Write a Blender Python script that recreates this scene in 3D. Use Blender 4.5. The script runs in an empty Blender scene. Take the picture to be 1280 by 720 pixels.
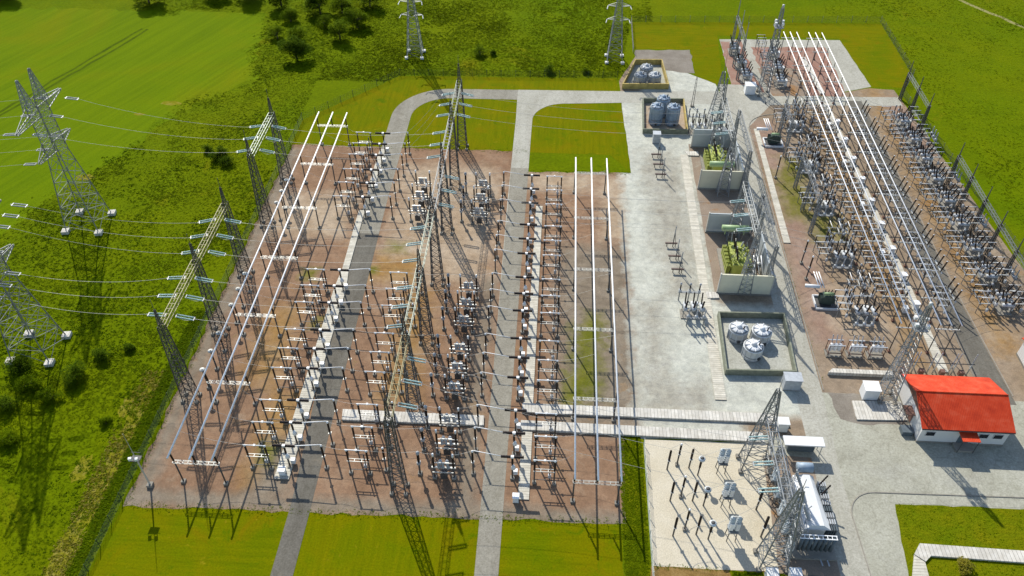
import bpy, math, random
import numpy as np
from mathutils import Vector
random.seed(7)
R = math.radians
S = bpy.context.scene
COL = S.collection
# ------------------------------------------------------------------ camera model (used to read ground positions off the survey photo)
H = 115.0; FOC = 1020.0; TH = R(43.2); YA = R(3.34)
FW = np.array([-math.sin(YA)*math.cos(TH), math.cos(YA)*math.cos(TH), -math.sin(TH)])
RT = np.array([math.cos(YA), math.sin(YA), 0.0]); UPV = np.cross(RT, FW)
def at(x, y, z=0.0):
    d = FW*FOC + RT*(x-640) + UPV*(360-y)
    t = (z-H)/d[2]
    return Vector((d[0]*t, d[1]*t, z))
SUN_AZ = R(-24.5); SUN_EL = R(41)
# ------------------------------------------------------------------ materials
def new_mat(name):
    m = bpy.data.materials.new(name); m.use_nodes = True
    nt = m.node_tree
    return m, nt, nt.nodes['Principled BSDF']
def N(nt, typ, **kw):
    n = nt.nodes.new(typ)
    for k, v in kw.items():
        if hasattr(n, k): setattr(n, k, v)
        else: n.inputs[k].default_value = v
    return n
def noise(nt, scale, detail=4, rough=.6, vec=None, dist=0.0):
    n = nt.nodes.new('ShaderNodeTexNoise')
    n.inputs['Scale'].default_value = scale; n.inputs['Detail'].default_value = detail
    n.inputs['Roughness'].default_value = rough; n.inputs['Distortion'].default_value = dist
    if vec is not None: nt.links.new(vec, n.inputs['Vector'])
    return n
def ramp(nt, fac, stops):
    r = nt.nodes.new('ShaderNodeValToRGB')
    e = r.color_ramp.elements
    while len(e) < len(stops): e.new(.5)
    for i, (p, c) in enumerate(stops):
        e[i].position = p; e[i].color = (*c, 1) if len(c) == 3 else c
    nt.links.new(fac, r.inputs[0]); return r
def mix(nt, fac, a, b, mode='MIX'):
    m = nt.nodes.new('ShaderNodeMix'); m.data_type = 'RGBA'; m.blend_type = mode
    for i, v in ((0, fac), (6, a), (7, b)):
        if hasattr(v, 'is_linked') or isinstance(v, bpy.types.NodeSocket): nt.links.new(v, m.inputs[i])
        elif i == 0: m.inputs[0].default_value = v
        else: m.inputs[i].default_value = (*v, 1)
    return m.outputs[2]
def bump(nt, bsdf, h, strength=.4, dist=.05):
    b = nt.nodes.new('ShaderNodeBump'); b.inputs['Strength'].default_value = strength; b.inputs['Distance'].default_value = dist
    nt.links.new(h, b.inputs['Height']); nt.links.new(b.outputs[0], bsdf.inputs['Normal'])
def pos(nt, scale=(1, 1, 1), rot=(0, 0, 0)):
    g = nt.nodes.new('ShaderNodeNewGeometry'); mp = nt.nodes.new('ShaderNodeMapping')
    mp.inputs['Scale'].default_value = scale; mp.inputs['Rotation'].default_value = rot
    nt.links.new(g.outputs['Position'], mp.inputs['Vector']); return mp.outputs[0]
def plain(name, c, rough=.6, metal=0.0, var=.18, scale=1.3, spec=.4):
    m, nt, b = new_mat(name)
    tc = nt.nodes.new('ShaderNodeTexCoord')
    oi = nt.nodes.new('ShaderNodeObjectInfo')
    n = noise(nt, scale, 5, .65, tc.outputs['Object'])
    lo = tuple(x*(1-var) for x in c); hi = tuple(min(1, x*(1+var)) for x in c)
    r = ramp(nt, n.outputs[0], [(.3, lo), (.7, hi)])
    hs = nt.nodes.new('ShaderNodeHueSaturation')
    mr = nt.nodes.new('ShaderNodeMapRange'); mr.inputs[3].default_value = .86; mr.inputs[4].default_value = 1.12
    nt.links.new(oi.outputs['Random'], mr.inputs[0]); nt.links.new(mr.outputs[0], hs.inputs['Value'])
    nt.links.new(r.outputs[0], hs.inputs['Color']); nt.links.new(hs.outputs[0], b.inputs['Base Color'])
    b.inputs['Roughness'].default_value = rough; b.inputs['Metallic'].default_value = metal
    b.inputs['Specular IOR Level'].default_value = spec
    return m
M = {}
M['steel'] = plain('galvanised_steel', (.25, .26, .26), .5, .35)
M['steel_dark'] = plain('weathered_steel', (.085, .082, .078), .6, .2)
M['steel_pale'] = plain('pale_galvanised_steel', (.50, .50, .46), .5, .3)
M['steel_green'] = plain('greenish_galvanised_steel', (.23, .26, .22), .5, .35)
M['steel_ochre'] = plain('ochre_weathered_steel', (.29, .265, .15), .6, .25)
M['brown'] = plain('brown_glazed_porcelain', (.022, .014, .012), .4, spec=.25)
M['greyins'] = plain('grey_silicone_insulator', (.36, .37, .38), .5)
M['glass'] = plain('greenish_insulator_glass', (.33, .47, .45), .25)
M['white'] = plain('white_paint', (.78, .78, .76), .45, var=.06)
M['alu'] = plain('bright_aluminium_tube', (.90, .885, .855), .45, 0, var=.05)
M['wire'] = plain('aluminium_conductor', (.33, .33, .31), .55, .2, var=.05)
M['brownsteel'] = plain('brown_painted_steel', (.13, .09, .075), .7)
M['finglass'] = plain('pale_blue_grey_insulator', (.56, .61, .63), .35)
M['plinth'] = plain('concrete_plinth', (.25, .23, .19), .9)
M['redoxide'] = plain('red_oxide_paint', (.17, .085, .06), .7)
M['cabinet'] = plain('pale_cabinet_paint', (.72, .72, .68), .5, var=.08)
M['tankgrey'] = plain('light_grey_tank_paint', (.62, .63, .63), .5, var=.12)
M['greygear'] = plain('grey_switchgear_paint', (.42, .44, .45), .45)
M['yelgreen'] = plain('yellow_green_paint', (.34, .38, .08), .5)
M['green'] = plain('green_conservator_paint', (.26, .36, .17), .45)
M['darkgreen'] = plain('dark_green_transformer_paint', (.05, .075, .06), .5)
M['blue'] = plain('blue_grey_tank_paint', (.28, .35, .42), .45)
M['slate'] = plain('dark_slate_radiator_paint', (.10, .125, .14), .5)
M['wood'] = plain('trunk_bark', (.09, .065, .045), .9)
M['dark'] = plain('dark_window_glass', (.02, .022, .025), .15)
M['yellow'] = plain('ochre_yellow_concrete', (.40, .30, .09), .8, var=.35, scale=.6)
M['pitwall'] = plain('mossy_concrete', (.20, .21, .15), .9, var=.3)
M['cream'] = plain('cream_wall_panel', (.60, .57, .42), .8, var=.06, scale=.5)
M['greywall'] = plain('grey_wall_panel', (.40, .43, .43), .7, var=.06, scale=.5)
M['wallwhite'] = plain('white_render', (.72, .70, .66), .8, var=.05, scale=.4)
M['fence'] = plain('dark_green_fence_wire', (.03, .06, .03), .6)
M['fencepale'] = plain('pale_fence_post', (.5, .52, .48), .6)
def slab_mat(name, c, sx, sy):
    m, nt, b = new_mat(name)
    v = pos(nt)
    br = nt.nodes.new('ShaderNodeTexBrick'); br.offset = 0
    br.inputs['Scale'].default_value = 1; br.inputs['Brick Width'].default_value = sx; br.inputs['Row Height'].default_value = sy
    br.inputs['Mortar Size'].default_value = .035; br.inputs['Mortar'].default_value = (*[x*.45 for x in c], 1)
    br.inputs['Color1'].default_value = (*[x*.88 for x in c], 1); br.inputs['Color2'].default_value = (*[min(1, x*1.1) for x in c], 1)
    nt.links.new(v, br.inputs['Vector'])
    n = noise(nt, .9, 6, .7, v); r = ramp(nt, n.outputs[0], [(.3, (.72, .70, .66)), (.65, (1, 1, 1))])
    nt.links.new(mix(nt, 1.0, br.outputs[0], r.outputs[0], 'MULTIPLY'), b.inputs['Base Color'])
    b.inputs['Roughness'].default_value = .9; bump(nt, b, n.outputs[0], .3, .02)
    return m
M['slab'] = slab_mat('pale_trench_slab_y', (.60, .565, .47), 30, .5)
M['slabx'] = slab_mat('pale_trench_slab_x', (.62, .59, .52), .6, 30)
def ground_mat(name, stops, scale, stops2=None, scale2=.05, fac2=.5, fine=6.0, bs=.5, bd=.06, stretch=(1, 1, 1), rot=(0, 0, 0), patches=None, rough=.95, crack=0):
    """stops: ramp for the medium noise; patches: list of (scale, lo, hi, colour, seedshift)"""
    m, nt, b = new_mat(name)
    v = pos(nt, stretch, rot); v0 = pos(nt)
    n1 = noise(nt, scale, 8, .68, v)
    c = ramp(nt, n1.outputs[0], stops).outputs[0]
    if stops2:
        n2 = noise(nt, scale2, 6, .6, v0, 1.0)
        c = mix(nt, fac2, c, ramp(nt, n2.outputs[0], stops2).outputs[0])
    for (ps, lo, hi, pc, sh) in (patches or []):
        mp = nt.nodes.new('ShaderNodeMapping'); mp.inputs['Location'].default_value = (sh, sh*1.7, 0); nt.links.new(v0, mp.inputs[0])
        n3 = noise(nt, ps, 7, .65, mp.outputs[0], .6)
        f = ramp(nt, n3.outputs[0], [(lo, (0, 0, 0)), (hi, (1, 1, 1))])
        c = mix(nt, f.outputs[0], c, pc)
    nf = noise(nt, fine, 4, .7, v0)
    rf = ramp(nt, nf.outputs[0], [(.25, (.70, .70, .70)), (.75, (1.18, 1.18, 1.18))])
    c = mix(nt, 1.0, c, rf.outputs[0], 'MULTIPLY')
    if crack:
        dv = nt.nodes.new('ShaderNodeVectorMath'); dv.operation = 'ADD'; nd = noise(nt, .35, 5, .7, v0)
        sc_ = nt.nodes.new('ShaderNodeVectorMath'); sc_.operation = 'SCALE'; sc_.inputs['Scale'].default_value = 3.0
        nt.links.new(nd.outputs['Color'], sc_.inputs[0]); nt.links.new(v0, dv.inputs[0]); nt.links.new(sc_.outputs[0], dv.inputs[1])
        vo = nt.nodes.new('ShaderNodeTexVoronoi'); vo.feature = 'DISTANCE_TO_EDGE'; vo.inputs['Scale'].default_value = crack; nt.links.new(dv.outputs[0], vo.inputs['Vector'])
        rc = ramp(nt, vo.outputs['Distance'], [(.004, (.68, .67, .65)), (.016, (1, 1, 1))])
        c = mix(nt, .35, c, rc.outputs[0], 'MULTIPLY')
        st = noise(nt, .55, 7, .75, v0, 1.5); c = mix(nt, 1.0, c, ramp(nt, st.outputs[0], [(.3, (.80, .79, .76)), (.52, (1, 1, 1)), (.75, (1.12, 1.12, 1.11))]).outputs[0], 'MULTIPLY')
    nt.links.new(c, b.inputs['Base Color']); b.inputs['Roughness'].default_value = rough
    b.inputs['Specular IOR Level'].default_value = .02
    ad = nt.nodes.new('ShaderNodeMath'); ad.operation = 'ADD'
    nt.links.new(nf.outputs[0], ad.inputs[0]); nt.links.new(n1.outputs[0], ad.inputs[1])
    bump(nt, b, ad.outputs[0], bs, bd)
    return m
M['meadow'] = ground_mat('meadow_grass', [(.3, (.075, .112, .0005)), (.5, (.108, .15, .0005)), (.72, (.142, .175, .0005))], .14,
    [(.3, (.078, .138, .0005)), (.7, (.145, .158, .0005))], .022, .5, 1.4, .7, .25, patches=[(.03, .6, .72, (.19, .17, .004), 31), (.6, .6, .74, (.07, .115, .001), 5)])
M['lawn'] = ground_mat('mown_lawn', [(.3, (.10, .125, .0005)), (.5, (.135, .152, .0005)), (.7, (.17, .165, .001))], .35,
    [(.3, (.09, .135, .0005)), (.7, (.175, .15, .001))], .06, .55, 3.5, .5, .06, (1, .16, 1), patches=[(.12, .6, .75, (.19, .145, .003), 9), (.25, .62, .76, (.10, .145, .001), 29)])
M['lawn'] = ground_mat('mown_lawn', [(.3, (.085, .108, .0003)), (.5, (.132, .150, .0003)), (.7, (.185, .178, .0006))], .5,
    [(.3, (.082, .132, .0003)), (.7, (.19, .148, .0005))], .09, .5, 3.5, .5, .08, (.22, 2.6, 1), patches=[(.16, .56, .70, (.165, .136, .001), 9), (.3, .58, .7, (.085, .125, .0005), 29), (.5, .63, .72, (.23, .19, .006), 15)])
M['lawnmid'] = ground_mat('striped_mown_lawn', [(.3, (.085, .108, .0003)), (.5, (.130, .150, .0003)), (.7, (.185, .178, .0006))], .5,
    [(.3, (.082, .132, .0003)), (.7, (.19, .148, .0005))], .09, .5, 3.5, .5, .08, (2.6, .16, 1), patches=[(.14, .56, .70, (.165, .138, .001), 3), (.3, .58, .7, (.085, .125, .0005), 39), (.5, .63, .72, (.23, .19, .006), 25)])
M['lawnrough'] = ground_mat('rough_green_lawn', [(.3, (.07, .112, .001)), (.5, (.11, .14, .001)), (.7, (.16, .165, .002))], .6,
    [(.3, (.09, .15, .002)), (.7, (.22, .185, .004))], .12, .5, 3.0, .9, .2)
M['gravel'] = ground_mat('pinkish_gravel', [(.28, (.17, .115, .082)), (.5, (.235, .16, .115)), (.72, (.30, .225, .17))], .16,
    [(.3, (.21, .15, .11)), (.7, (.29, .205, .145))], .05, .4, 4.5, .35, .03,
    patches=[(.11, .60, .70, (.30, .15, .055), 3), (.09, .62, .74, (.36, .30, .22), 21), (.14, .655, .74, (.13, .14, .012), 44)])
M['gravelgrey'] = ground_mat('grey_brown_gravel', [(.28, (.18, .155, .125)), (.5, (.24, .21, .17)), (.72, (.30, .27, .225))], .22,
    None, .05, .4, 4.5, .35, .03, patches=[(.2, .62, .75, (.22, .16, .10), 5)])
M['gravelr'] = ground_mat('mixed_brown_gravel', [(.28, (.22, .17, .125)), (.5, (.29, .23, .175)), (.72, (.36, .295, .23))], .2,
    [(.3, (.22, .165, .12)), (.7, (.30, .23, .165))], .06, .4, 4.5, .35, .03,
    patches=[(.13, .58, .68, (.30, .16, .065), 13), (.10, .60, .70, (.34, .31, .25), 2), (.12, .66, .74, (.13, .14, .012), 70)])
ZONES = [  # centre x, centre y, half x, half y, edge softness, wobble, colour stops
 (-54, 144, 9.5, 8, 2.2, 3.5, 'sand'), (-24, 142, 12, 19, 3, 5, 'sand'), (-25, 160, 11, 5, 2.5, 3, 'sand'), (15, 151, 3.5, 12, 2, 2.5, 'sand'), (2, 160, 8, 3.5, 2, 2.5, 'sand'),
 (-32, 127, 5, 4, 2, 3.5, 'ochre'), (-46, 82, 3, 10, 2, 3, 'ochre'), (-26, 106, 3, 14, 3, 4, 'ochre'), (-52, 104, 3, 10, 3, 4, 'ochre'),
 (10, 112, 8, 25, 2.5, 3.5, 'grey'), (-26, 69.5, 42, 1.6, 1.2, 2, 'grey'), (-64.6, 118, 1.4, 52, 1, 1.6, 'grey'), (-12, 95, 1.5, 30, 1.5, 2, 'grey'), (-44, 76, 3, 6, 2, 2, 'grey'),
 (8, 103, 2.6, 9, 2, 4, 'weed'), (6, 96, 2, 4, 1.5, 3, 'weed'), (9.5, 112, 1.6, 4, 1.5, 3, 'weed'), (-50, 124, 1.5, 1.5, 1.2, 2.5, 'weed'), (-45, 110, 1.2, 1.4, 1, 2, 'weed'), (-36.8, 126, .9, 1.2, .8, 1.5, 'weed'), (-33, 134, 1.8, 1.2, 1.5, 2.5, 'weed'), (-46, 79, 1.2, 2, 1.2, 2.5, 'weed'),
 (25.8, 142, 9.0, 58, 1.4, 2.6, 'conc'), (40, 106, 8, 14, 1, 1, 'conc'), (36, 200, 12, 24, 1, 1, 'conc'),
 (27.5, 152, 4.2, 19, 2.6, 4.5, 'apr'), (28, 128, 3, 6, 2.5, 4, 'apr'), (20, 104, 1.6, 14, 2, 2.5, 'grey'), (24, 95, 6, 4, 3, 5, 'apr'), (21, 108, 2, 12, 2.5, 4, 'apr'), (26, 166, 3, 8, 3, 5, 'apr'),
 (57, 158, 3.5, 9, 2.5, 4, 'weed'), (62, 146, 3, 4, 2.5, 4, 'weed'), (59, 170, 2.5, 3, 2, 3.5, 'weed'),
 (54.5, 150, 3, 40, 2, 2.5, 'pink'), (88, 160, 1.6, 50, 3, 5, 'ochre'), (92.5, 190, 3, 14, 2, 3, 'pink'), (70, 150, 1, 45, 2.5, 5, 'ochre'), (62, 120, 5, 5, 3, 4, 'sand'),
]
ZC = {'sand': [(.28, (.30, .21, .13)), (.5, (.38, .29, .20)), (.72, (.45, .365, .27))], 'ochre': [(.28, (.25, .13, .04)), (.5, (.30, .18, .07)), (.72, (.33, .225, .12))],
 'grey': [(.28, (.165, .13, .092)), (.5, (.22, .178, .13)), (.72, (.285, .238, .182))], 'weed': [(.3, (.08, .10, .003)), (.5, (.13, .135, .012)), (.7, (.20, .17, .06))],
 'conc': [(.28, (.39, .385, .325)), (.5, (.475, .475, .405)), (.72, (.545, .545, .475))], 'apr': [(.28, (.27, .245, .195)), (.5, (.345, .325, .265)), (.72, (.42, .405, .345))],
 'pink': [(.28, (.24, .15, .105)), (.5, (.29, .20, .15)), (.72, (.35, .265, .21))]}
def yard_mat(name, base):
    m, nt, b = new_mat(name)
    g = nt.nodes.new('ShaderNodeNewGeometry'); P = g.outputs['Position']
    sx = nt.nodes.new('ShaderNodeSeparateXYZ'); nt.links.new(P, sx.inputs[0])
    n1 = noise(nt, .17, 8, .68, P); nb = noise(nt, .33, 7, .7, P); nf = noise(nt, 4.5, 4, .7, P); nl = noise(nt, .05, 4, .6, P, 1.0)
    def mth(op, a, bb=None, clamp=False):
        q = nt.nodes.new('ShaderNodeMath'); q.operation = op; q.use_clamp = clamp
        for i, v in enumerate((a, bb)):
            if v is None: continue
            if isinstance(v, (int, float)): q.inputs[i].default_value = v
            else: nt.links.new(v, q.inputs[i])
        return q.outputs[0]
    c = ramp(nt, n1.outputs[0], base[0]).outputs[0]
    c = mix(nt, .45, c, ramp(nt, nl.outputs[0], base[1]).outputs[0])
    cc = {k: ramp(nt, n1.outputs[0], v).outputs[0] for k, v in ZC.items()}
    wob = mth('SUBTRACT', nb.outputs[0], .5)
    def zone(c, x, y, hx, hy, soft, wb, z):
        dx = mth('SUBTRACT', mth('ABSOLUTE', mth('SUBTRACT', sx.outputs[0], x)), hx); dy = mth('SUBTRACT', mth('ABSOLUTE', mth('SUBTRACT', sx.outputs[1], y)), hy)
        d = mth('ADD', mth('MAXIMUM', dx, dy), mth('MULTIPLY', wob, wb*2.4))
        f = mth('SUBTRACT', .5, mth('DIVIDE', d, soft*2), True)
        if z == 'weed': f = mth('MULTIPLY', f, mth('MULTIPLY', nf.outputs[0], 1.7, True), True)
        return mix(nt, f, c, cc[z])
    for q in ZONES:
        if q[-1] not in ('conc', 'apr', 'weed'): c = zone(c, *q)
    for (ps, lo, hi, pc, sh) in ((.14, .60, .74, (.29, .165, .065), 3), (.11, .60, .76, (.38, .30, .21), 21), (.7, .66, .76, (.14, .105, .075), 8), (.16, .67, .78, (.17, .175, .03), 44)):
        mp = nt.nodes.new('ShaderNodeMapping'); mp.inputs['Location'].default_value = (sh, sh*1.7, 0); nt.links.new(P, mp.inputs[0])
        n3 = noise(nt, ps, 7, .68, mp.outputs[0], .6)
        f = ramp(nt, n3.outputs[0], [(lo, (0, 0, 0)), (hi, (.7, .7, .7))])
        c = mix(nt, f.outputs[0], c, pc)
    for q in ZONES:
        if q[-1] in ('conc', 'apr', 'weed'): c = zone(c, *q)
    nm = noise(nt, .75, 8, .75, P, .4)
    c = mix(nt, 1.0, c, ramp(nt, nm.outputs[0], [(.28, (.72, .72, .74)), (.5, (1, 1, .99)), (.72, (1.24, 1.22, 1.18))]).outputs[0], 'MULTIPLY')
    c = mix(nt, 1.0, c, ramp(nt, nf.outputs[0], [(.25, (.74, .74, .74)), (.75, (1.16, 1.16, 1.16))]).outputs[0], 'MULTIPLY')
    nt.links.new(c, b.inputs['Base Color']); b.inputs['Roughness'].default_value = .95; b.inputs['Specular IOR Level'].default_value = .02
    bump(nt, b, mth('ADD', nf.outputs[0], n1.outputs[0]), .35, .03)
    return m
M['yard'] = yard_mat('pinkish_yard_gravel', ([(.28, (.17, .098, .058)), (.5, (.245, .148, .092)), (.72, (.325, .225, .15))], [(.3, (.20, .12, .072)), (.7, (.315, .205, .13))]))
M['yardr'] = yard_mat('brown_yard_gravel', ([(.28, (.195, .145, .095)), (.5, (.265, .205, .145)), (.72, (.335, .275, .205))], [(.3, (.22, .165, .11)), (.7, (.32, .245, .175))]))
M['redgravel'] = ground_mat('red_gravel', [(.3, (.27, .13, .095)), (.5, (.31, .185, .14)), (.7, (.36, .26, .20))], .25, None, .05, .4, 4.5, .35, .03)
M['sandpatch'] = ground_mat('pale_sandy_gravel', [(.28, (.33, .25, .175)), (.5, (.40, .32, .235)), (.72, (.46, .39, .30))], .2, None, .05, .4, 4.5, .3, .03,
    patches=[(.14, .58, .7, (.28, .17, .11), 8)])
M['sand'] = ground_mat('beige_sand', [(.28, (.51, .445, .32)), (.5, (.57, .51, .385)), (.72, (.63, .57, .45))], .12, None, .05, .4, 5, .2, .02,
    patches=[(.16, .62, .74, (.46, .43, .33), 6)])
M['concrete'] = ground_mat('pale_concrete', [(.28, (.36, .36, .30)), (.5, (.42, .42, .355)), (.72, (.47, .47, .41))], .13,
    [(.3, (.34, .33, .27)), (.7, (.46, .46, .41))], .05, .45, 3.0, .15, .02, patches=[(.1, .60, .74, (.31, .28, .21), 17), (.3, .64, .72, (.29, .29, .25), 27)], crack=0.1)
M['road'] = ground_mat('grey_road_concrete', [(.28, (.125, .114, .092)), (.5, (.155, .143, .118)), (.72, (.195, .182, .15))], .3,
    None, .05, .4, 3.5, .15, .02, (1, .12, 1), patches=[(.09, .58, .72, (.19, .165, .125), 12)], crack=0.16)
M['roadpale'] = ground_mat('pale_road_concrete', [(.28, (.35, .335, .275)), (.5, (.405, .39, .325)), (.72, (.46, .445, .38))], .25,
    None, .05, .4, 3.0, .15, .02, (1, .15, 1), patches=[(.07, .58, .72, (.33, .31, .25), 19)], crack=0.12)
M['roadtan'] = ground_mat('tan_road_concrete', [(.28, (.235, .215, .17)), (.5, (.28, .26, .21)), (.72, (.33, .31, .255))], .3,
    None, .05, .4, 3.5, .15, .02, (1, .12, 1), patches=[(.09, .58, .72, (.34, .315, .255), 32), (.5, .63, .75, (.22, .20, .16), 2)], crack=0.14)
M['forecourt'] = ground_mat('forecourt_concrete', [(.28, (.325, .315, .25)), (.5, (.375, .365, .29)), (.72, (.43, .42, .345))], .14,
    None, .05, .4, 3.0, .15, .02, patches=[(.08, .56, .72, (.36, .35, .29), 23), (.2, .65, .72, (.25, .24, .19), 3)], crack=0.09)
M['dirt'] = ground_mat('brown_soil', [(.3, (.17, .10, .03)), (.5, (.24, .15, .05)), (.7, (.30, .20, .08))], .5, None, .05, .4, 4, .5, .06)
M['track'] = ground_mat('worn_pale_track', [(.3, (.20, .19, .05)), (.5, (.28, .26, .10)), (.7, (.34, .31, .15))], .4, None, .05, .4, 4, .4, .05)
M['dryground'] = ground_mat('dry_worn_grass', [(.3, (.15, .155, .004)), (.5, (.20, .185, .012)), (.7, (.27, .225, .06))], .5, None, .05, .4, 4, .5, .06)
M['trackdark'] = ground_mat('wheel_rut_grass', [(.3, (.045, .075, .002)), (.5, (.065, .10, .003)), (.7, (.09, .13, .003))], .4, None, .05, .4, 4, .5, .06)
def roof_mat():
    m, nt, b = new_mat('red_roof_sheet')
    v = pos(nt)
    w = nt.nodes.new('ShaderNodeTexWave'); w.bands_direction = 'X'; w.inputs['Scale'].default_value = 1.1; nt.links.new(v, w.inputs['Vector'])
    n = noise(nt, .5, 6, .6, v)
    r = ramp(nt, n.outputs[0], [(.3, (.44, .036, .010)), (.5, (.56, .052, .014)), (.72, (.62, .095, .04))])
    nt.links.new(r.outputs[0], b.inputs['Base Color']); b.inputs['Roughness'].default_value = .55; b.inputs['Specular IOR Level'].default_value = .2
    bump(nt, b, w.outputs['Fac'], .6, .04); return m
M['roof'] = roof_mat()
def leaf_mat(name, a, bcol, c):
    m, nt, b = new_mat(name)
    v = pos(nt); n = noise(nt, .35, 4, .7, v)
    g = nt.nodes.new('ShaderNodeNewGeometry')
    r = ramp(nt, g.outputs['Random Per Island'], [(.1, a), (.5, bcol), (.95, c)])
    r2 = ramp(nt, n.outputs[0], [(.3, (.7, .75, .7)), (.7, (1.2, 1.15, 1.1))])
    nt.links.new(mix(nt, 1.0, r.outputs[0], r2.outputs[0], 'MULTIPLY'), b.inputs['Base Color'])
    b.inputs['Roughness'].default_value = .7; b.inputs['Specular IOR Level'].default_value = .02
    tr = nt.nodes.new('ShaderNodeBsdfTranslucent'); nt.links.new(b.inputs['Base Color'].links[0].from_socket, tr.inputs[0])
    ms = nt.nodes.new('ShaderNodeMixShader'); ms.inputs[0].default_value = .5
    out = nt.nodes['Material Output']
    nt.links.new(b.outputs[0], ms.inputs[1]); nt.links.new(tr.outputs[0], ms.inputs[2]); nt.links.new(ms.outputs[0], out.inputs[0])
    return m
M['leaf'] = leaf_mat('tree_leaves', (.05, .095, .004), (.085, .145, .005), (.125, .19, .006))
M['leaflight'] = leaf_mat('bright_leaves', (.09, .15, .003), (.13, .195, .004), (.17, .235, .006))
M['weed'] = leaf_mat('weed_leaves', (.115, .17, .001), (.155, .215, .001), (.205, .25, .002))
M['weedgreen'] = leaf_mat('green_weed_leaves', (.085, .15, .001), (.125, .195, .001), (.175, .23, .002))
M['weeddry'] = leaf_mat('dry_weed_leaves', (.20, .20, .01), (.28, .25, .02), (.38, .33, .09))

# ------------------------------------------------------------------ mesh helper
class MB:
    def __init__(s): s.v = []; s.f = []; s.sm = []
    def add(s, vs, fs, smooth=False):
        o = len(s.v); s.v += [tuple(v) for v in vs]; s.f += [tuple(i+o for i in f) for f in fs]; s.sm += [smooth]*len(fs); return s
    def box(s, c, d, rz=0.0):
        cx, cy, cz = c; x, y, z = d[0]/2, d[1]/2, d[2]/2; ca, sa = math.cos(rz), math.sin(rz)
        vs = [(cx+a*x*ca-b*y*sa, cy+a*x*sa+b*y*ca, cz+e*z) for e in (-1, 1) for a, b in ((-1, -1), (1, -1), (1, 1), (-1, 1))]
        return s.add(vs, [(3, 2, 1, 0), (4, 5, 6, 7), (0, 1, 5, 4), (1, 2, 6, 5), (2, 3, 7, 6), (3, 0, 4, 7)])
    def bar(s, a, b, r, n=4, r2=None, caps=True, smooth=False):
        a = Vector(a); b = Vector(b); d = b-a
        if d.length < 1e-6: return s
        d.normalize(); u = d.orthogonal() if abs(d.z) > .99 else d.cross(Vector((0, 0, 1))); u.normalize(); w = d.cross(u)
        r2 = r if r2 is None else r2; ph = math.pi/n
        vs = [a+(u*math.cos(2*math.pi*i/n+ph)+w*math.sin(2*math.pi*i/n+ph))*r for i in range(n)]
        vs += [b+(u*math.cos(2*math.pi*i/n+ph)+w*math.sin(2*math.pi*i/n+ph))*r2 for i in range(n)]
        fs = [(i, (i+1) % n, n+(i+1) % n, n+i) for i in range(n)]
        if caps: fs += [tuple(range(n))[::-1], tuple(range(n, 2*n))]
        return s.add(vs, fs, smooth)
    def tube(s, a, b, r, n=10): return s.bar(a, b, r, n, smooth=True)
    def lathe(s, a, b, prof, n=8):
        """prof: (t, radius) along a-b"""
        a = Vector(a); b = Vector(b); d = (b-a); L = d.copy(); d.normalize()
        u = d.orthogonal().normalized(); w = d.cross(u); vs = []; fs = []
        for t, r in prof:
            c = a+L*t; vs += [c+(u*math.cos(2*math.pi*i/n)+w*math.sin(2*math.pi*i/n))*r for i in range(n)]
        for k in range(len(prof)-1):
            fs += [(k*n+i, k*n+(i+1) % n, (k+1)*n+(i+1) % n, (k+1)*n+i) for i in range(n)]
        fs += [tuple(range(n))[::-1], tuple(range((len(prof)-1)*n, len(prof)*n))]
        return s.add(vs, fs, True)
    def ribs(s, a, b, r, k=7, n=8, core=.62):
        pr = [(0, r*core)]
        for i in range(k):
            t = (i+.15)/k; pr += [(t, r*core), (t+.18/k, r), (t+.5/k, r*core)]
        pr += [(1, r*core)]
        return s.lathe(a, b, pr, n)
    def poly(s, pts, z): return s.add([(p[0], p[1], z) for p in pts], [tuple(range(len(pts)))])
    def prism(s, pts, z0, z1):
        n = len(pts)
        ar = sum(pts[i][0]*pts[(i+1) % n][1]-pts[(i+1) % n][0]*pts[i][1] for i in range(n))
        if ar < 0: pts = pts[::-1]
        return s.add([(p[0], p[1], z0) for p in pts]+[(p[0], p[1], z1) for p in pts],
                     [tuple(range(n))[::-1], tuple(range(n, 2*n))]+[(i, (i+1) % n, n+(i+1) % n, n+i) for i in range(n)])
    def build(s, name, mat, parent=None, loc=None):
        me = bpy.data.meshes.new(name)
        me.from_pydata(s.v, [], s.f); me.polygons.foreach_set('use_smooth', s.sm)
        me.materials.append(M[mat] if isinstance(mat, str) else mat); me.update()
        o = bpy.data.objects.new(name, me); COL.objects.link(o)
        if parent is not None: o.parent = parent
        if loc is not None: o.location = loc
        return o
def tag(o, label=None, cat=None, group=None, kind=None):
    if label: o['label'] = label
    if cat: o['category'] = cat
    if group: o['group'] = group
    if kind: o['kind'] = kind
    return o
def thing(name, loc, label, cat, group=None, rz=0.0):
    o = bpy.data.objects.new(name, None); COL.objects.link(o); o.empty_display_size = .5
    o.location = loc; o.rotation_euler = (0, 0, rz); return tag(o, label, cat, group)
KIDS = {}
def copy_tree(src, loc=None, label=None, rz=None, group=None, scale=None):
    c = src.copy(); COL.objects.link(c)
    if loc is not None: c.location = loc
    if rz is not None: c.rotation_euler = (0, 0, rz)
    if scale is not None: c.scale = (scale,)*3
    if label: c['label'] = label
    if group: c['group'] = group
    def rec(o, oc):
        for ch in list(o.children):
            d = ch.copy(); COL.objects.link(d); d.parent = oc; rec(ch, d)
    rec(src, c); return c
ORD = ['first', 'second', 'third', 'fourth', 'fifth', 'sixth', 'seventh', 'eighth', 'ninth', 'tenth', 'eleventh', 'twelfth', 'thirteenth', 'fourteenth', 'fifteenth', 'sixteenth', 'seventeenth', 'eighteenth']
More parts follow.
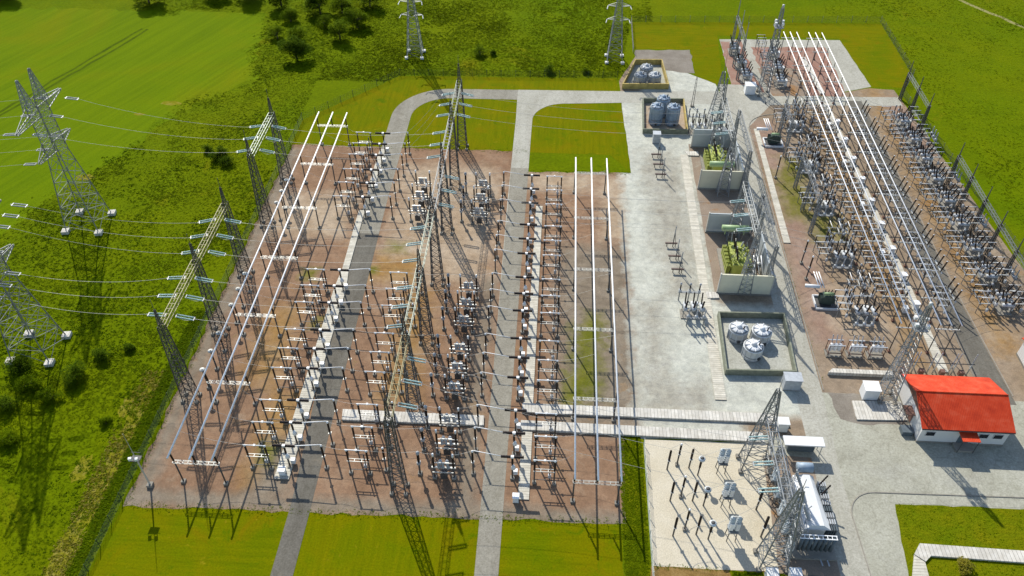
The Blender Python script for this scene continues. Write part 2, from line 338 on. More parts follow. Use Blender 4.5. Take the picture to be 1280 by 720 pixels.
class Kind:
    """first placement uses the prototype itself, later ones copy it with its parts"""
    def __init__(s, maker): s.maker = maker; s.p = None
    def place(s, loc, label, rz=0.0, group=None, scale=None):
        if s.p is None:
            s.p = s.maker(); s.p.location = loc; s.p.rotation_euler = (0, 0, rz); s.p['label'] = label
            if group: s.p['group'] = group
            if scale: s.p.scale = (scale,)*3
            return s.p
        return copy_tree(s.p, loc, label, rz, group, scale)
def struct(name, pts, z, mat):
    return tag(MB().poly(pts, z).build(name, mat), kind='structure')
# ------------------------------------------------------------------ noise for terrain
def vnoise(x, y, seed=0):
    xi = np.floor(x).astype(np.int64); yi = np.floor(y).astype(np.int64); fx = x-xi; fy = y-yi
    fx = fx*fx*(3-2*fx); fy = fy*fy*(3-2*fy)
    def h(a, b):
        n = (a*374761393+b*668265263+seed*1274126177) & 0x7fffffff
        n = ((n ^ (n >> 13))*1274126177) & 0x7fffffff
        return ((n ^ (n >> 16)) & 0xffff)/65535.0
    return (h(xi, yi)*(1-fx)+h(xi+1, yi)*fx)*(1-fy)+(h(xi, yi+1)*(1-fx)+h(xi+1, yi+1)*fx)*fy
def fbm(x, y, o=4, seed=0):
    s = 0; a = .5; t = 0
    for i in range(o): s = s+a*vnoise(x*2**i, y*2**i, seed+i*17); t += a; a *= .55
    return s/t
def inpoly(x, y, poly):
    r = np.zeros(x.shape, bool); n = len(poly); j = n-1
    for i in range(n):
        xi, yi = poly[i]; xj, yj = poly[j]
        if yi != yj:
            c = ((yi > y) != (yj > y)) & (x < (xj-xi)*(y-yi)/(yj-yi)+xi); r ^= c
        j = i
    return r
# ================================================================== GROUND
Z = [0.0]
def lay(k): return .004*k
struct('ground', [(-2500, -1500), (2500, -1500), (2500, 3500), (-2500, 3500)], 0, 'meadow')
FIELD = [(-93, 246), (-90.4, 233), (-84.4, 204), (-97.9, 190), (-106, 166.3), (-116.6, 146), (-121, 131), (-150, 92), (-330, 90), (-330, 246)]
def field_mat():
    m, nt, b = new_mat('crop_field_grass')
    v = pos(nt, (1, 1, 1), (0, 0, R(38))); v2 = pos(nt)
    mpv = pos(nt, (18, .8, 1), (0, 0, R(66))); mpv.node.vector_type = 'TEXTURE'; w = noise(nt, .5, 6, .7, mpv)
    n = noise(nt, .02, 5, .6, v2, .8)
    c = ramp(nt, w.outputs[0], [(.3, (.075, .122, .0003)), (.5, (.112, .165, .0003)), (.7, (.15, .205, .0003))]).outputs[0]
    c = mix(nt, .45, c, ramp(nt, n.outputs[0], [(.3, (.078, .145, .0003)), (.5, (.112, .168, .0003)), (.66, (.18, .165, .001)), (.75, (.2, .15, .02))]).outputs[0])
    nf = noise(nt, 2.2, 4, .7, v2)
    c = mix(nt, 1.0, c, ramp(nt, nf.outputs[0], [(.25, (.82, .82, .82)), (.75, (1.12, 1.12, 1.12))]).outputs[0], 'MULTIPLY')
    nt.links.new(c, b.inputs['Base Color']); b.inputs['Roughness'].default_value = .9; b.inputs['Specular IOR Level'].default_value = .02
    ad = nt.nodes.new('ShaderNodeMath'); nt.links.new(w.outputs[0], ad.inputs[0]); nt.links.new(nf.outputs[0], ad.inputs[1])
    bump(nt, b, ad.outputs[0], .6, .12); return m
M['field'] = field_mat()
def wavy(poly, step=3, amp=1.2, seed=1):
    out = []
    for i in range(len(poly)):
        a = Vector(poly[i]); b = Vector(poly[(i+1) % len(poly)]); L = (b-a).length; k = max(1, int(L/step))
        nrm = Vector((-(b-a).y, (b-a).x))/max(L, 1e-6)
        for j in range(k):
            p = a+(b-a)*j/k; q = p+nrm*(random.uniform(-1, 1)*amp if j else 0); out.append((q.x, q.y))
    return out
struct('crop_field', wavy(FIELD, 2.5, 1.6), lay(1), 'field')
def strip(pts, w):
    L = []; Rr = []
    for i, p in enumerate(pts):
        a = Vector(pts[max(0, i-1)]); b = Vector(pts[min(len(pts)-1, i+1)]); d = (b-a).normalized(); n = Vector((-d.y, d.x))
        ww = w*random.uniform(.8, 1.2)
        L.append((p[0]+n.x*ww/2, p[1]+n.y*ww/2)); Rr.append((p[0]-n.x*ww/2, p[1]-n.y*ww/2))
    return L+Rr[::-1]
def lerp_pts(a, b, k, amp=0):
    return [(a[0]+(b[0]-a[0])*i/k+random.uniform(-amp, amp), a[1]+(b[1]-a[1])*i/k+random.uniform(-amp, amp)) for i in range(k+1)]
def strip_obj(name, pts, w, z, mat, label=None):
    mb = MB(); poly = strip(pts, w); n = len(pts)
    vs = [(x, y, z) for x, y in poly]; fs = [(i, i+1, 2*n-2-i, 2*n-1-i) for i in range(n-1)]
    mb.add(vs, [f[::-1] for f in fs]); return tag(mb.build(name, mat), kind='structure')
for o in (0, 2.2):
    strip_obj('track', lerp_pts((-129+o, 233), (-143+o, 196), 10, .3)+lerp_pts((-145+o, 190), (-156+o, 165), 8, .4), .9, lay(2), 'trackdark')
strip_obj('track', lerp_pts((130, 273), (160, 228), 14, .4), 1.3, lay(1), 'track')
# worn pale path along the fence
strip_obj('path', lerp_pts((-72.3, 36), (-71, 94), 20, .7), 2.6, lay(1), 'dryground')
# lawns
LW = lay(2)
struct('lawn', [(-67.3, 30), (-39.5, 30), (-39.5, 58), (-38.9, 68.3), (-66.4, 67.8)], LW, 'lawn')
struct('lawn', [(-36, 30), (-9, 30), (-9, 68.6), (-36.2, 68.2)], LW, 'lawnmid')
struct('lawn', [(-5.5, 30), (13.2, 30), (13.2, 69), (-5.5, 68.7)], LW, 'lawn')
struct('lawn', [(-66, 172), (14.5, 172), (19.6, 164), (18.6, 197), (17.2, 210.5), (-44, 208.4), (-66, 183.7)], LW, 'lawnmid')
struct('lawn', [(23.5, 228.5), (40, 229.3), (39.8, 208.6), (47, 208.8), (49, 236), (50, 248), (23.5, 246.5)], LW, 'lawn')
struct('lawn', [(49, 239), (86, 239), (88.4, 210), (97.2, 210), (101.4, 217), (101.4, 250), (49, 248)], lay(2.5), 'lawn')
struct('verge', wavy([(13.2, 30), (17.2, 30), (17.5, 86.5), (14.2, 86.3), (13.2, 70)], 2, .15), lay(3), 'lawnrough')
# yard gravels
GV = lay(4)
struct('gravel_yard', wavy([(-66.4, 67.6), (14, 69.2), (14.2, 86.4), (21, 86.4), (20.5, 164.6), (-6, 163.6), (-6, 172.3), (-65.8, 172)], 1.6, .3), GV, 'yard')
# centre apron, right yard
struct('forecourt', [(37.5, 35), (101, 35), (101, 98.4), (37.5, 98.4)], lay(3.5), 'forecourt')
struct('road', [(50, 185), (59, 198.3), (59, 200), (46, 200), (46, 185)], lay(3.6), 'roadpale')
struct('concrete_apron', wavy([(17.2, 85.7), (46, 88), (46, 197), (45, 209), (24, 226), (18, 209), (18.3, 197), (19.3, 164)], 3, .12), lay(5), 'yardr')
struct('gravel_patch', wavy([(23.5, 228), (39.8, 229), (39.8, 214.8), (31.5, 216), (23.2, 217)], 2, .4), lay(6.5), 'gravelgrey')
struct('gravel_bed', wavy([(34.4, 123.2), (45.2, 123.2), (45.2, 178), (34.4, 178)], 3, .1), lay(6), 'gravelr')
RX0, RX1 = 45.4, 50.6
struct('gravel_yard', wavy([(49.5, 97.8), (96, 97.8), (100.5, 130), (94, 208.6), (87.4, 209.2), (58.4, 198.5), (50.2, 186)], 3, .12), lay(4), 'yardr')
struct('rear_yard', wavy([(49.5, 236.5), (86, 238), (88.2, 210), (58.4, 198.6), (49.3, 207)], 3, .12), lay(4), 'roadpale')
struct('gravel_bed', wavy([(49.6, 235), (56, 235.5), (56.5, 214), (58, 205), (49.5, 207.5)], 2, .4), lay(5), 'redgravel')
struct('gravel_bed', wavy([(58.2, 232), (80.5, 233), (80, 204.5), (60, 203)], 2, .4), lay(5), 'redgravel')
struct('gravel_patch', wavy([(58.2, 219), (70, 219), (70, 204), (60, 203)], 2, .5), lay(6), 'gravelr')
struct('road', [(58, 203.2), (94, 204.6), (94, 200), (57, 198.4)], lay(7), 'roadpale')
# roads
RZ = lay(7)
def arc(cx, cy, r, a0, a1, k=14): return [(cx+r*math.cos(R(a0+(a1-a0)*i/k)), cy+r*math.sin(R(a0+(a1-a0)*i/k))) for i in range(k+1)]
struct('road', [(-39.6, 30), (-36, 30), (-36.3, 70), (-37.6, 140), (-42.6, 140), (-41.4, 100), (-39.6, 70)], RZ, 'road')
struct('road', [(-37.6, 138), (-37.8, 150), (-37.8, 185)]+arc(-27.8, 187, 10, 180, 90)[0:]+[(-10, 197.3)]+[(-10, 202.5), (-28, 202)]+arc(-28, 187, 15, 90, 180)+[(-43, 150), (-42.6, 138)], lay(7.5), 'roadtan')
struct('road', [(-9, 30), (-5.5, 30), (-5.6, 180)]+arc(3.4, 187, 9, 180, 90)[1:]+[(18.2, 197.3), (46, 198), (46, 205), (18, 203.4), (-10.1, 202.6), (-10.1, 197.3)]+[(-9.9, 188), (-9.9, 150), (-9.3, 100)], lay(8), 'roadpale')
struct('road', [(-9, 30), (-5.5, 30), (-5.6, 165), (-9.8, 165), (-9.3, 100)], lay(9), 'roadtan')
struct('road', [(45.6, 40), (51.6, 40), (50.4, 66), (49.8, 78), (50.6, 98), (50.7, 186), (52, 193), (57.5, 199), (57, 209), (45.8, 209)], RZ, 'roadpale')
struct('road', [(79.5, 97), (84.6, 97), (83.6, 125), (83.5, 202), (79.4, 202), (79.6, 125)], lay(8), 'road')
struct('forecourt', [(49.9, 76.6), (100, 77.6), (100, 97.9), (50.5, 97.9)], lay(6), 'forecourt')
struct('gravel_patch', wavy([(51.5, 98), (64, 98), (64, 91.2), (56, 91), (52.5, 92)], 1.5, .3), lay(7), 'gravelgrey')
struct('pavement', arc(54.5, 72.5, 4.6, 90, 190)+[(50.4, 60), (51, 45), (56.5, 45), (56.7, 60), (57, 75.4), (95, 76.0), (95, 77.1)], lay(8), 'forecourt')
struct('lawn', wavy([(57.2, 75.2), (95, 75.8), (95, 45), (55, 45), (55.6, 62)], 1.5, .12), lay(9), 'lawnrough')
struct('sand_yard', wavy([(17.7, 62.3), (39, 61.8), (39, 86), (17.9, 85.6)], 2, .12), lay(5), 'sand')
struct('soil_patch', wavy([(17.2, 45), (40, 45), (40, 62.5), (17.4, 62.2)], 1.6, .2), lay(6), 'dirt')
struct('gravel_bed', wavy([(36.5, 62), (46.6, 61), (46.2, 83.5), (37.5, 83.5)], 2, .15), lay(6.3), 'gravelr')
struct('lawn', wavy([(29, 62.2), (37, 62), (38, 56), (30, 56)], 1, .2), lay(8), 'lawnrough')
struct('foundation_slab', [(38.5, 62.2), (46.9, 62), (46.9, 56), (40.5, 56)], lay(9), 'road')
# kerb lines (real steps)
def kerb(pts, w=.16, h=.12, z=0):
    mb = MB()
    for a, b in zip(pts[:-1], pts[1:]):
        d = (Vector(b)-Vector(a)); L = d.length
        if L > .01: mb.box(((a[0]+b[0])/2, (a[1]+b[1])/2, h/2), (L, w, h), math.atan2(d.y, d.x))
    return tag(mb.build('kerb', 'plinth'), kind='structure')
kerb([(50.9, 98.5), (50.9, 186)]+arc(58.4, 186, 7.5, 180, 90))
kerb(arc(54.5, 72.5, 4.7, 90, 190)+[(50.2, 60), (50.6, 48)]); kerb([(54.5, 77.2), (95, 77.9)])
kerb([(79.3, 99), (79.3, 200)]); kerb([(84.7, 99), (83.8, 125), (83.7, 200)])

# ================================================================== ROUGH MEADOW GEOMETRY (weeds and tufts)
def leaf_cloud(pts, sizes, per, name, mat, spread=1.0, up=.5, seed=0, parent=None, tall=1.0):
    """pts (n,3): clump centres; each clump = `per` small leaf quads"""
    rng = np.random.default_rng(seed); n = len(pts); T = n*per
    c = np.repeat(pts, per, 0); s = np.repeat(sizes, per)
    d = rng.normal(size=(T, 3)); d /= np.linalg.norm(d, axis=1)[:, None]; rr = rng.random(T)**.5
    d[:, 2] = np.abs(d[:, 2])*tall; c = c+d*(rr*s*spread)[:, None]
    nrm = rng.normal(size=(T, 3)); nrm[:, 2] = np.abs(nrm[:, 2])+up; nrm[:, 0] -= up*.18; nrm[:, 1] += up*.4; nrm += d*.6; nrm /= np.linalg.norm(nrm, axis=1)[:, None]
    a = np.cross(nrm, rng.normal(size=(T, 3))); a /= np.linalg.norm(a, axis=1)[:, None]; b = np.cross(nrm, a)
    ls = (s*rng.uniform(.28, .55, T))[:, None]
    v = np.empty((T, 4, 3)); v[:, 0] = c-a*ls; v[:, 1] = c-b*ls*.5; v[:, 2] = c+a*ls; v[:, 3] = c+b*ls*.5
    me = bpy.data.meshes.new(name); me.vertices.add(T*4); me.vertices.foreach_set('co', v.ravel())
    me.loops.add(T*4); me.loops.foreach_set('vertex_index', np.arange(T*4, dtype=np.int32))
    me.polygons.add(T); me.polygons.foreach_set('loop_start', np.arange(0, T*4, 4, dtype=np.int32))
    me.update(calc_edges=True); me.materials.append(M[mat])
    o = bpy.data.objects.new(name, me); COL.objects.link(o)
    if parent is not None: o.parent = parent
    return o
rng = np.random.default_rng(3)
def scatter(n, x0, x1, y0, y1, dens, excl=(), incl=None, thr=.5, seed=0, fs=.08):
    x = rng.uniform(x0, x1, n); y = rng.uniform(y0, y1, n)
    keep = fbm(x*fs, y*fs, 4, seed) > thr-.25*rng.random(n)
    if incl is not None: keep &= inpoly(x, y, incl)
    for e in excl:
        wx, wy = (x, y) if e is YARD else (x+14*(fbm(x*.11, y*.11, 4, 91)-.5)+rng.normal(0, 1.4, n), y+14*(fbm(x*.11, y*.11, 4, 92)-.5)+rng.normal(0, 1.4, n))
        keep &= ~inpoly(wx, wy, e)
    x, y = x[keep], y[keep]; return np.stack([x, y, np.zeros_like(x)], 1)
FIELD_X = list(FIELD)
YARD = [(-67.5, 30), (-66.2, 183.7), (-44.2, 208.9), (18, 211), (23, 247), (102, 251), (102, 216), (105, 144), (112, 100), (112, 30)]
p = scatter(90000, -135, -67, 36, 262, 1, [FIELD_X, YARD], None, .40, 5, .09)
far = p[:, 1] > 170
s = .2+.55*fbm(p[:, 0]*.12, p[:, 1]*.12, 3, 9)**2
tag(leaf_cloud(p, s*.66, 7, 'meadow_weeds', 'weed', 1.25, 3.0, 11, tall=.22), 'rough knee-high green weeds of the meadow beside the yard fence', 'weeds', kind='stuff')
p = scatter(24000, -130, -67, 36, 262, 1, [FIELD_X, YARD], None, .62, 51, .06)
s = .25+.7*fbm(p[:, 0]*.1, p[:, 1]*.1, 3, 29)**2
tag(leaf_cloud(p, s*.85, 8, 'tall_weeds', 'weedgreen', 1.15, 2.6, 13, tall=.35), 'taller dark green weed patches in the meadow outside the fence', 'weeds', kind='stuff')
p = scatter(36000, -67, 30, 205, 275, 1, [YARD], None, .46, 77, .08)
s = .25+.55*fbm(p[:, 0]*.1, p[:, 1]*.1, 3, 4)**2
tag(leaf_cloud(p, s, 6, 'meadow_weeds', 'weed', 1.25, 3.0, 15, tall=.22), 'rough grass tufts behind the far fence', 'weeds', kind='stuff')
p = scatter(26000, 86, 175, 80, 275, 1, [YARD], None, .5, 78, .06)
s = .2+.5*fbm(p[:, 0]*.1, p[:, 1]*.1, 3, 4)**2
tag(leaf_cloud(p, s, 5, 'meadow_weeds', 'weed', 1.25, 3.0, 16, tall=.22), 'grass tufts of the meadow beyond the gantry row', 'weeds', kind='stuff')
for (x_, y_, a_, b_) in ((-104, 190, 3.2, 1.2), (-110, 184, 1.6, .8), (-112, 155, 2.4, 1.4), (-140, 150, 7, 1.6), (-76, 74, 1.6, 3.5), (-74, 88, 1.2, 4)):
    struct('bare_patch', [(x_+a_*math.cos(q)*random.uniform(.6, 1.15), y_+b_*math.sin(q)*random.uniform(.6, 1.15)) for q in [k*math.pi/10 for k in range(20)]], lay(2.6), 'dryground')
# green strip of tall weeds hugging the fence, and dry plants beside it
p = scatter(5200, -70.2, -67.4, 38, 112, 1, (), None, .2, 6, .2)
tag(leaf_cloud(p, .2+.25*rng.random(len(p)), 7, 'fence_weeds', 'weedgreen', 1.0, 2.2, 17, tall=.5), 'strip of bright green weeds hugging the fence line', 'weeds', kind='stuff')
p = scatter(1700, -74, -70, 46, 96, 1, (), None, .6, 61, .25)
tag(leaf_cloud(p, .2+.25*rng.random(len(p)), 7, 'dry_grass', 'weeddry', 1.0, 2.2, 18, tall=.4), 'dry straw coloured grass on the worn strip by the fence', 'grass', kind='stuff')
p = scatter(5000, 13.4, 17.2, 48, 86, 1, (), None, .3, 62, .3)
tag(leaf_cloud(p, .12+.2*rng.random(len(p)), 7, 'verge_weeds', 'weed', 1.0, 2.4, 19, tall=.4), 'weeds on the narrow green verge beside the sand yard', 'weeds', kind='stuff')
p = scatter(3800, 57.3, 92, 60, 75.2, 1, (), None, .42, 63, .3)
tag(leaf_cloud(p, .1+.16*rng.random(len(p)), 6, 'lawn_weeds', 'weed', 1.0, 2.2, 20, tall=.5), 'weeds on the small lawn before the red-roofed building', 'weeds', kind='stuff')
p = scatter(1500, 29.5, 37.5, 56, 62, 1, (), None, .35, 64, .3)
tag(leaf_cloud(p, .15+.25*rng.random(len(p)), 7, 'yard_weeds', 'weedgreen', 1.0, .4, 21), 'bright weeds at the near end of the sand yard', 'weeds', kind='stuff')
e_ = []
for (a, b, n_, sp) in (((-66.4, 67.7), (14, 69.2), 1500, .45), ((-66, 172), (-6, 172.3), 900, .5), ((-6, 163.6), (19, 164.4), 500, .5), ((-66.2, 68), (-65.8, 172), 1300, .35), ((14, 70), (14.2, 86), 300, .3), ((17.8, 62.2), (29, 62.2), 160, .3), ((51, 99), (51, 180), 260, .2), ((99, 130), (94, 208), 500, .5)):
    t_ = rng.random(n_); n0 = rng.normal(0, sp, n_); d_ = np.array(b)-np.array(a); d_ = d_/np.linalg.norm(d_)
    e_.append(np.stack([a[0]+(b[0]-a[0])*t_-d_[1]*n0, a[1]+(b[1]-a[1])*t_+d_[0]*n0, 0*t_], 1))
p = np.concatenate(e_)
tag(leaf_cloud(p, .08+.16*rng.random(len(p))**2, 6, 'edge_grass', 'weed', 1.0, 2.0, 23, tall=.6), 'ragged grass tufts along the edges between gravel and lawn', 'grass', kind='stuff')
# ------------------------------------------------------------------ trees and bushes
def tree(x, y, r, h, label, mat='leaf', name='tree', seed=0, group=None):
    t = thing(name, (x, y, 0), label, 'tree' if name == 'tree' else 'bush', group)
    rg = np.random.default_rng(seed+100); mb = MB()
    mb.bar((0, 0, 0), (0, 0, h*.45), .06*r+.05, 6, .03*r+.03)
    k = 9; pts = []
    for i in range(k):
        a = rg.uniform(0, 6.28); q = (math.cos(a)*r*rg.uniform(.3, .75), math.sin(a)*r*rg.uniform(.3, .75), h*rg.uniform(.22, .72))
        mb.bar((0, 0, h*rg.uniform(.2, .42)), q, .035*r+.02, 5, .015); pts.append(q)
    mb.build('trunk', 'wood', t)
    pts.append((0, 0, h*.75)); cl = []; sz = []
    for q in pts:
        lr = r*rg.uniform(.36, .6); m = int(110*max(.6, r/2.5))
        d = rg.normal(size=(m, 3)); d /= np.linalg.norm(d, axis=1)[:, None]; d *= (rg.random(m)**.33)[:, None]*lr
        d[:, 2] *= .8*h/(r*2.0) if h > 2*r else .85
        cl.append(np.array(q)+d); sz.append(rg.uniform(.25, .5, m)*max(.5, r/4.2))
    cl = np.concatenate(cl); cl[:, 2] = np.maximum(cl[:, 2], .25); sz = np.concatenate(sz)
    leaf_cloud(cl, sz, 6, 'crown', mat, .9, 2.0, seed+5, t)
    return t
TR = [(-76, 217, 4.2, 7, 'leaf', 'dark leafy tree, nearest the fence in the meadow grove'),
 (-65.8, 229.5, 3.6, 6.5, 'leaflight', 'broad light green tree in the middle of the meadow grove'),
 (-62, 238, 3.8, 6.5, 'leaflight', 'round bright green tree at the open edge of the meadow grove'),
 (-85, 229, 2.6, 4.2, 'leaflight', 'small light green tree on the field side of the grove'),
 (-77.5, 226, 3.6, 5.5, 'leaflight', 'bright green tree behind the dark tree nearest the fence'),
 (-76, 247, 4.5, 7.5, 'leaf', 'large dark tree at the back of the meadow grove'),
 (-61, 253, 3.6, 7, 'leaf', 'dark tree on the back row near the pylon'),
 (-69, 248, 4, 7, 'leaflight', 'light green tree between the two back trees of the grove'),
 (-72.5, 238, 2.6, 4, 'leaflight', 'low light green tree amid the grove'),
 (-84, 241, 3, 4.6, 'leaflight', 'light green tree at the field edge behind the grove'),
 (-90, 252, 5, 9, 'leaf', 'tall dark tree at the top of the crop field'),
 (-103, 256, 5.2, 9.5, 'leaf', 'tall dark tree past the field end, second from the grove'),
 (-113, 257, 4.2, 8, 'leaf', 'dark tree past the field end, third from the grove'),
 (-134, 252, 5, 9, 'leaf', 'dense dark tree standing alone at the field end by the wheel ruts'),
 (-183, 252, 5.5, 8, 'leaf', 'dark tree at the far field corner')]
for i, (x, y, r_, h_, m_, lb) in enumerate(TR): tree(x, y, r_, h_, lb, m_, 'tree', i)
BU = [(-22.4, 222, 2.1, 2.8, 'leaf', 'lone dark bush between the two far pylons'), (-18.6, 222.6, 1.1, 1.5, 'leaf', 'tiny bush beside the lone dark bush'),
 (-2, 213, 1.9, 2.2, 'leaf', 'dark bush against the far fence'), (9, 213, 1.4, 1.4, 'leaflight', 'low bush near the yellow-walled pit'),
 (-82.5, 165, 2.6, 2.6, 'leaf', 'dark scrub below the tall far gantry'), (-79.5, 162.5, 2, 2, 'leaf', 'dark shrub touching the gantry insulators'), (-86, 167.5, 1.6, 1.8, 'leaf', 'small shrub at the field edge by the gantry'),
 (-97, 95, 2.8, 2.6, 'leaf', 'dark shrub at the foot of the near pylon'), (-93, 91, 2.4, 2.4, 'weedgreen', 'green shrub below the near pylon'), (-86, 93, 2.6, 2.8, 'leaf', 'dense shrub a little way from the near pylon'),
 (-88, 88.5, 2.2, 2.2, 'weedgreen', 'green shrub among the near pylon thicket'), (-95.5, 86, 2.4, 2.4, 'leaf', 'dark shrub on the meadow side of the thicket'), (-91, 79, 2.2, 2, 'weedgreen', 'green shrub at the thicket end'), (-83.5, 98.5, 2, 2, 'leaf', 'dark shrub on the uphill side of the thicket'),
 (-96, 75, 2, 2, 'weedgreen', 'low shrub near the picture edge below the thicket'), (-76, 83.5, 1.1, 1.1, 'weedgreen', 'small round shrub close to the gantry leg'), (-79, 101, 1.2, 1.2, 'leaf', 'small dark shrub under the gantry wires')]
for i, (x, y, r_, h_, m_, lb) in enumerate(BU): tree(x, y, r_, h_, lb, m_, 'bush', 40+i)
tree(64.4, 64.4, 1.5, 2, 'pale grey-green shrub beside the near slab path', 'weeddry', 'bush', 77)

# ================================================================== LATTICE STEEL
def lattice(mb, b0, b1, h, n=8, leg=.1, br=.05, cx=0, cy=0, z0=0, d0=None, d1=None, faces=4):
    """square tapered lattice: half widths b0->b1 (x) and d0->d1 (y)"""
    d0 = b0 if d0 is None else d0; d1 = b1 if d1 is None else d1
    def c(i, t): sx, sy = ((-1, -1), (1, -1), (1, 1), (-1, 1))[i]; return Vector((cx+sx*(b0+(b1-b0)*t), cy+sy*(d0+(d1-d0)*t), z0+h*t))
    for i in range(4): mb.bar(c(i, 0), c(i, 1), leg, 4)
    for k in range(n):
        t0, t1 = k/n, (k+1)/n
        for i in range(4):
            j = (i+1) % 4; mb.bar(c(i, t1), c(j, t1), br, 3, caps=False)
            if faces == 4 or i % 2 == 0: mb.bar(c(i, t0), c(j, t1), br, 3, caps=False)
            mb.bar(c(j, t0), c(i, t1), br, 3, caps=False)
    return mb
def truss(mb, a, b, w=1.0, hh=.9, n=14, leg=.09, br=.055, diag=True):
    a = Vector(a); b = Vector(b); d = (b-a).normalized(); u = d.cross(Vector((0, 0, 1))).normalized()*(w/2); v = Vector((0, 0, hh))
    for s1 in (-1, 1):
        mb.bar(a+u*s1, b+u*s1, leg); mb.bar(a+u*s1-v, b+u*s1-v, leg*.8)
    for k in range(n+1):
        q = a+(b-a)*k/n
        mb.bar(q-u, q+u, br, 4); mb.bar(q-u-v, q+u-v, br*.8, 3, caps=False)
        for s1 in (-1, 1): mb.bar(q+u*s1, q+u*s1-v, br*.7, 3, caps=False)
        if k < n and diag:
            q2 = a+(b-a)*(k+1)/n
            for s1 in (-1, 1): mb.bar(q+u*s1-(v if k % 2 else v*0), q2+u*s1-(v*0 if k % 2 else v), br*.7, 3, caps=False)
    return mb
STR = {}
def string_maker(length, r, mat):
    def mk():
        t = thing('strain_insulator', (0, 0, 0), '', 'insulator string')
        for sgn in (-1, 1): MB().ribs((.35, sgn*.28, 0), (length, sgn*.28, 0), r, 12, 7).build('insulator_string', mat, t)
        for x in (.25, length+.08): MB().box((x, 0, 0), (.14, .85, .12)).build('yoke', 'steel', t)
        MB().bar((0, 0, 0), (.25, 0, 0), .05).bar((length+.1, 0, 0), (length+.45, 0, 0), .05).build('link', 'steel', t)
        return t
    return mk
K_string = Kind(string_maker(3.1, .17, 'glass')); K_stringg = Kind(string_maker(2.6, .15, 'greyins'))
def put_string(kind, p, q, label, group):
    """string from p towards q, sagging direction included"""
    d = Vector(q)-Vector(p)
    o = kind.place(p, label, 0, group)
    o.rotation_euler = (0, -math.atan2(d.z, math.hypot(d.x, d.y)), math.atan2(d.y, d.x))
    return o
def wire(p, q, sag, label, group, r=.035, n=12):
    r *= .62
    p = Vector(p); q = Vector(q); mb = MB(); pr = p
    for i in range(1, n+1):
        t = i/n; c = p+(q-p)*t; c.z -= sag*4*t*(1-t); mb.bar(pr, c, r, 4, caps=False); pr = c
    mb.v = [(Vector(v)-p)[:] for v in mb.v]
    return tag(mb.build('conductor', 'wire', None, p), label, 'wire', group)
# ------------------------------------------------------------------ central gantry
Y0 = 73.3; P_ = 16.62
CY = [Y0+P_*k for k in range(7)]
gx = -22.6; GZ = 18.6
cg = thing('gantry', (gx, CY[0], 0), 'long central lattice gantry of seven columns and six ladder beams along the gravel yard', 'gantry')
colm = None
for k, y in enumerate(CY):
    if colm is None:
        mb = lattice(MB(), 1.15, .5, GZ+.3, 12, .11, .05, d0=.95, d1=.5); colm = mb.build('column', 'steel_dark', cg, (0, 0, 0))
        rod0 = lattice(MB(), .3, .12, 4.2, 5, .06, .035, z0=GZ+.3).bar((0, 0, GZ+4.5), (0, 0, GZ+6.6), .05).build('lightning_rod', 'steel_dark', colm)
        [MB().box((sx*1.15, sy*.95, .22), (.6, .6, .44)).build('footing', 'plinth', colm) for sx in (-1, 1) for sy in (-1, 1)]
    else:
        c = copy_tree(colm, (0, y-CY[0], 0)); c.parent = cg
for k in range(6):
    truss(MB(), (0, CY[k]-CY[0]+.2, GZ+.3), (0, CY[k+1]-CY[0]-.2, GZ+.3), 1.1, .9, 13, .065, .038).build('beam', 'steel_ochre' if k == 0 else ('steel' if k in (3, 4) else 'steel_green'), cg)
# ------------------------------------------------------------------ pylon-side gantries
def side_gantry(y_list, mat, label):
    x0 = -63.0
    g = thing('gantry', (x0, y_list[0], 0), label, 'gantry')
    for y in y_list:
        c = lattice(MB(), 1.25, .45, 18.8, 12, .11, .05, d0=.9, d1=.45, cx=0, cy=y-y_list[0]).build('column', 'steel_dark' if mat != 'steel_pale' else 'steel', g)
        lattice(MB(), .28, .12, 3.6, 4, .06, .035, cx=0, cy=y-y_list[0], z0=18.8).bar((0, y-y_list[0], 22.4), (0, y-y_list[0], 24.6), .05).build('lightning_rod', 'steel_dark', c)
        [MB().box((sx*1.25, y-y_list[0]+sy*.9, .22), (.6, .6, .44)).build('footing', 'plinth', c) for sx in (-1, 1) for sy in (-1, 1)]
    for a, b in zip(y_list[:-1], y_list[1:]):
        truss(MB(), (0, a-y_list[0]+.2, 18.8), (0, b-y_list[0]-.2, 18.8), 1.1, .9, 13, .07, .042).build('beam', mat, g)
    return g
side_gantry([CY[1], CY[2], CY[3]], 'steel_ochre', 'three-column ochre lattice gantry on the pylon side of the yard')
side_gantry([CY[4], CY[5]], 'steel_green', 'two-column grey lattice gantry at the far end of the pylon side')
PH = (3.2, 7.9, 12.6)
GS = 'strain insulator strings on the gantries'; GW = 'overhead conductors'
PYL1 = (-103.2, 138.0); PYL2 = (-96.0, 100.0)
nameb = {0: 'first', 1: 'second', 2: 'third', 3: 'fourth', 4: 'fifth', 5: 'sixth'}
pylon_ends = {}
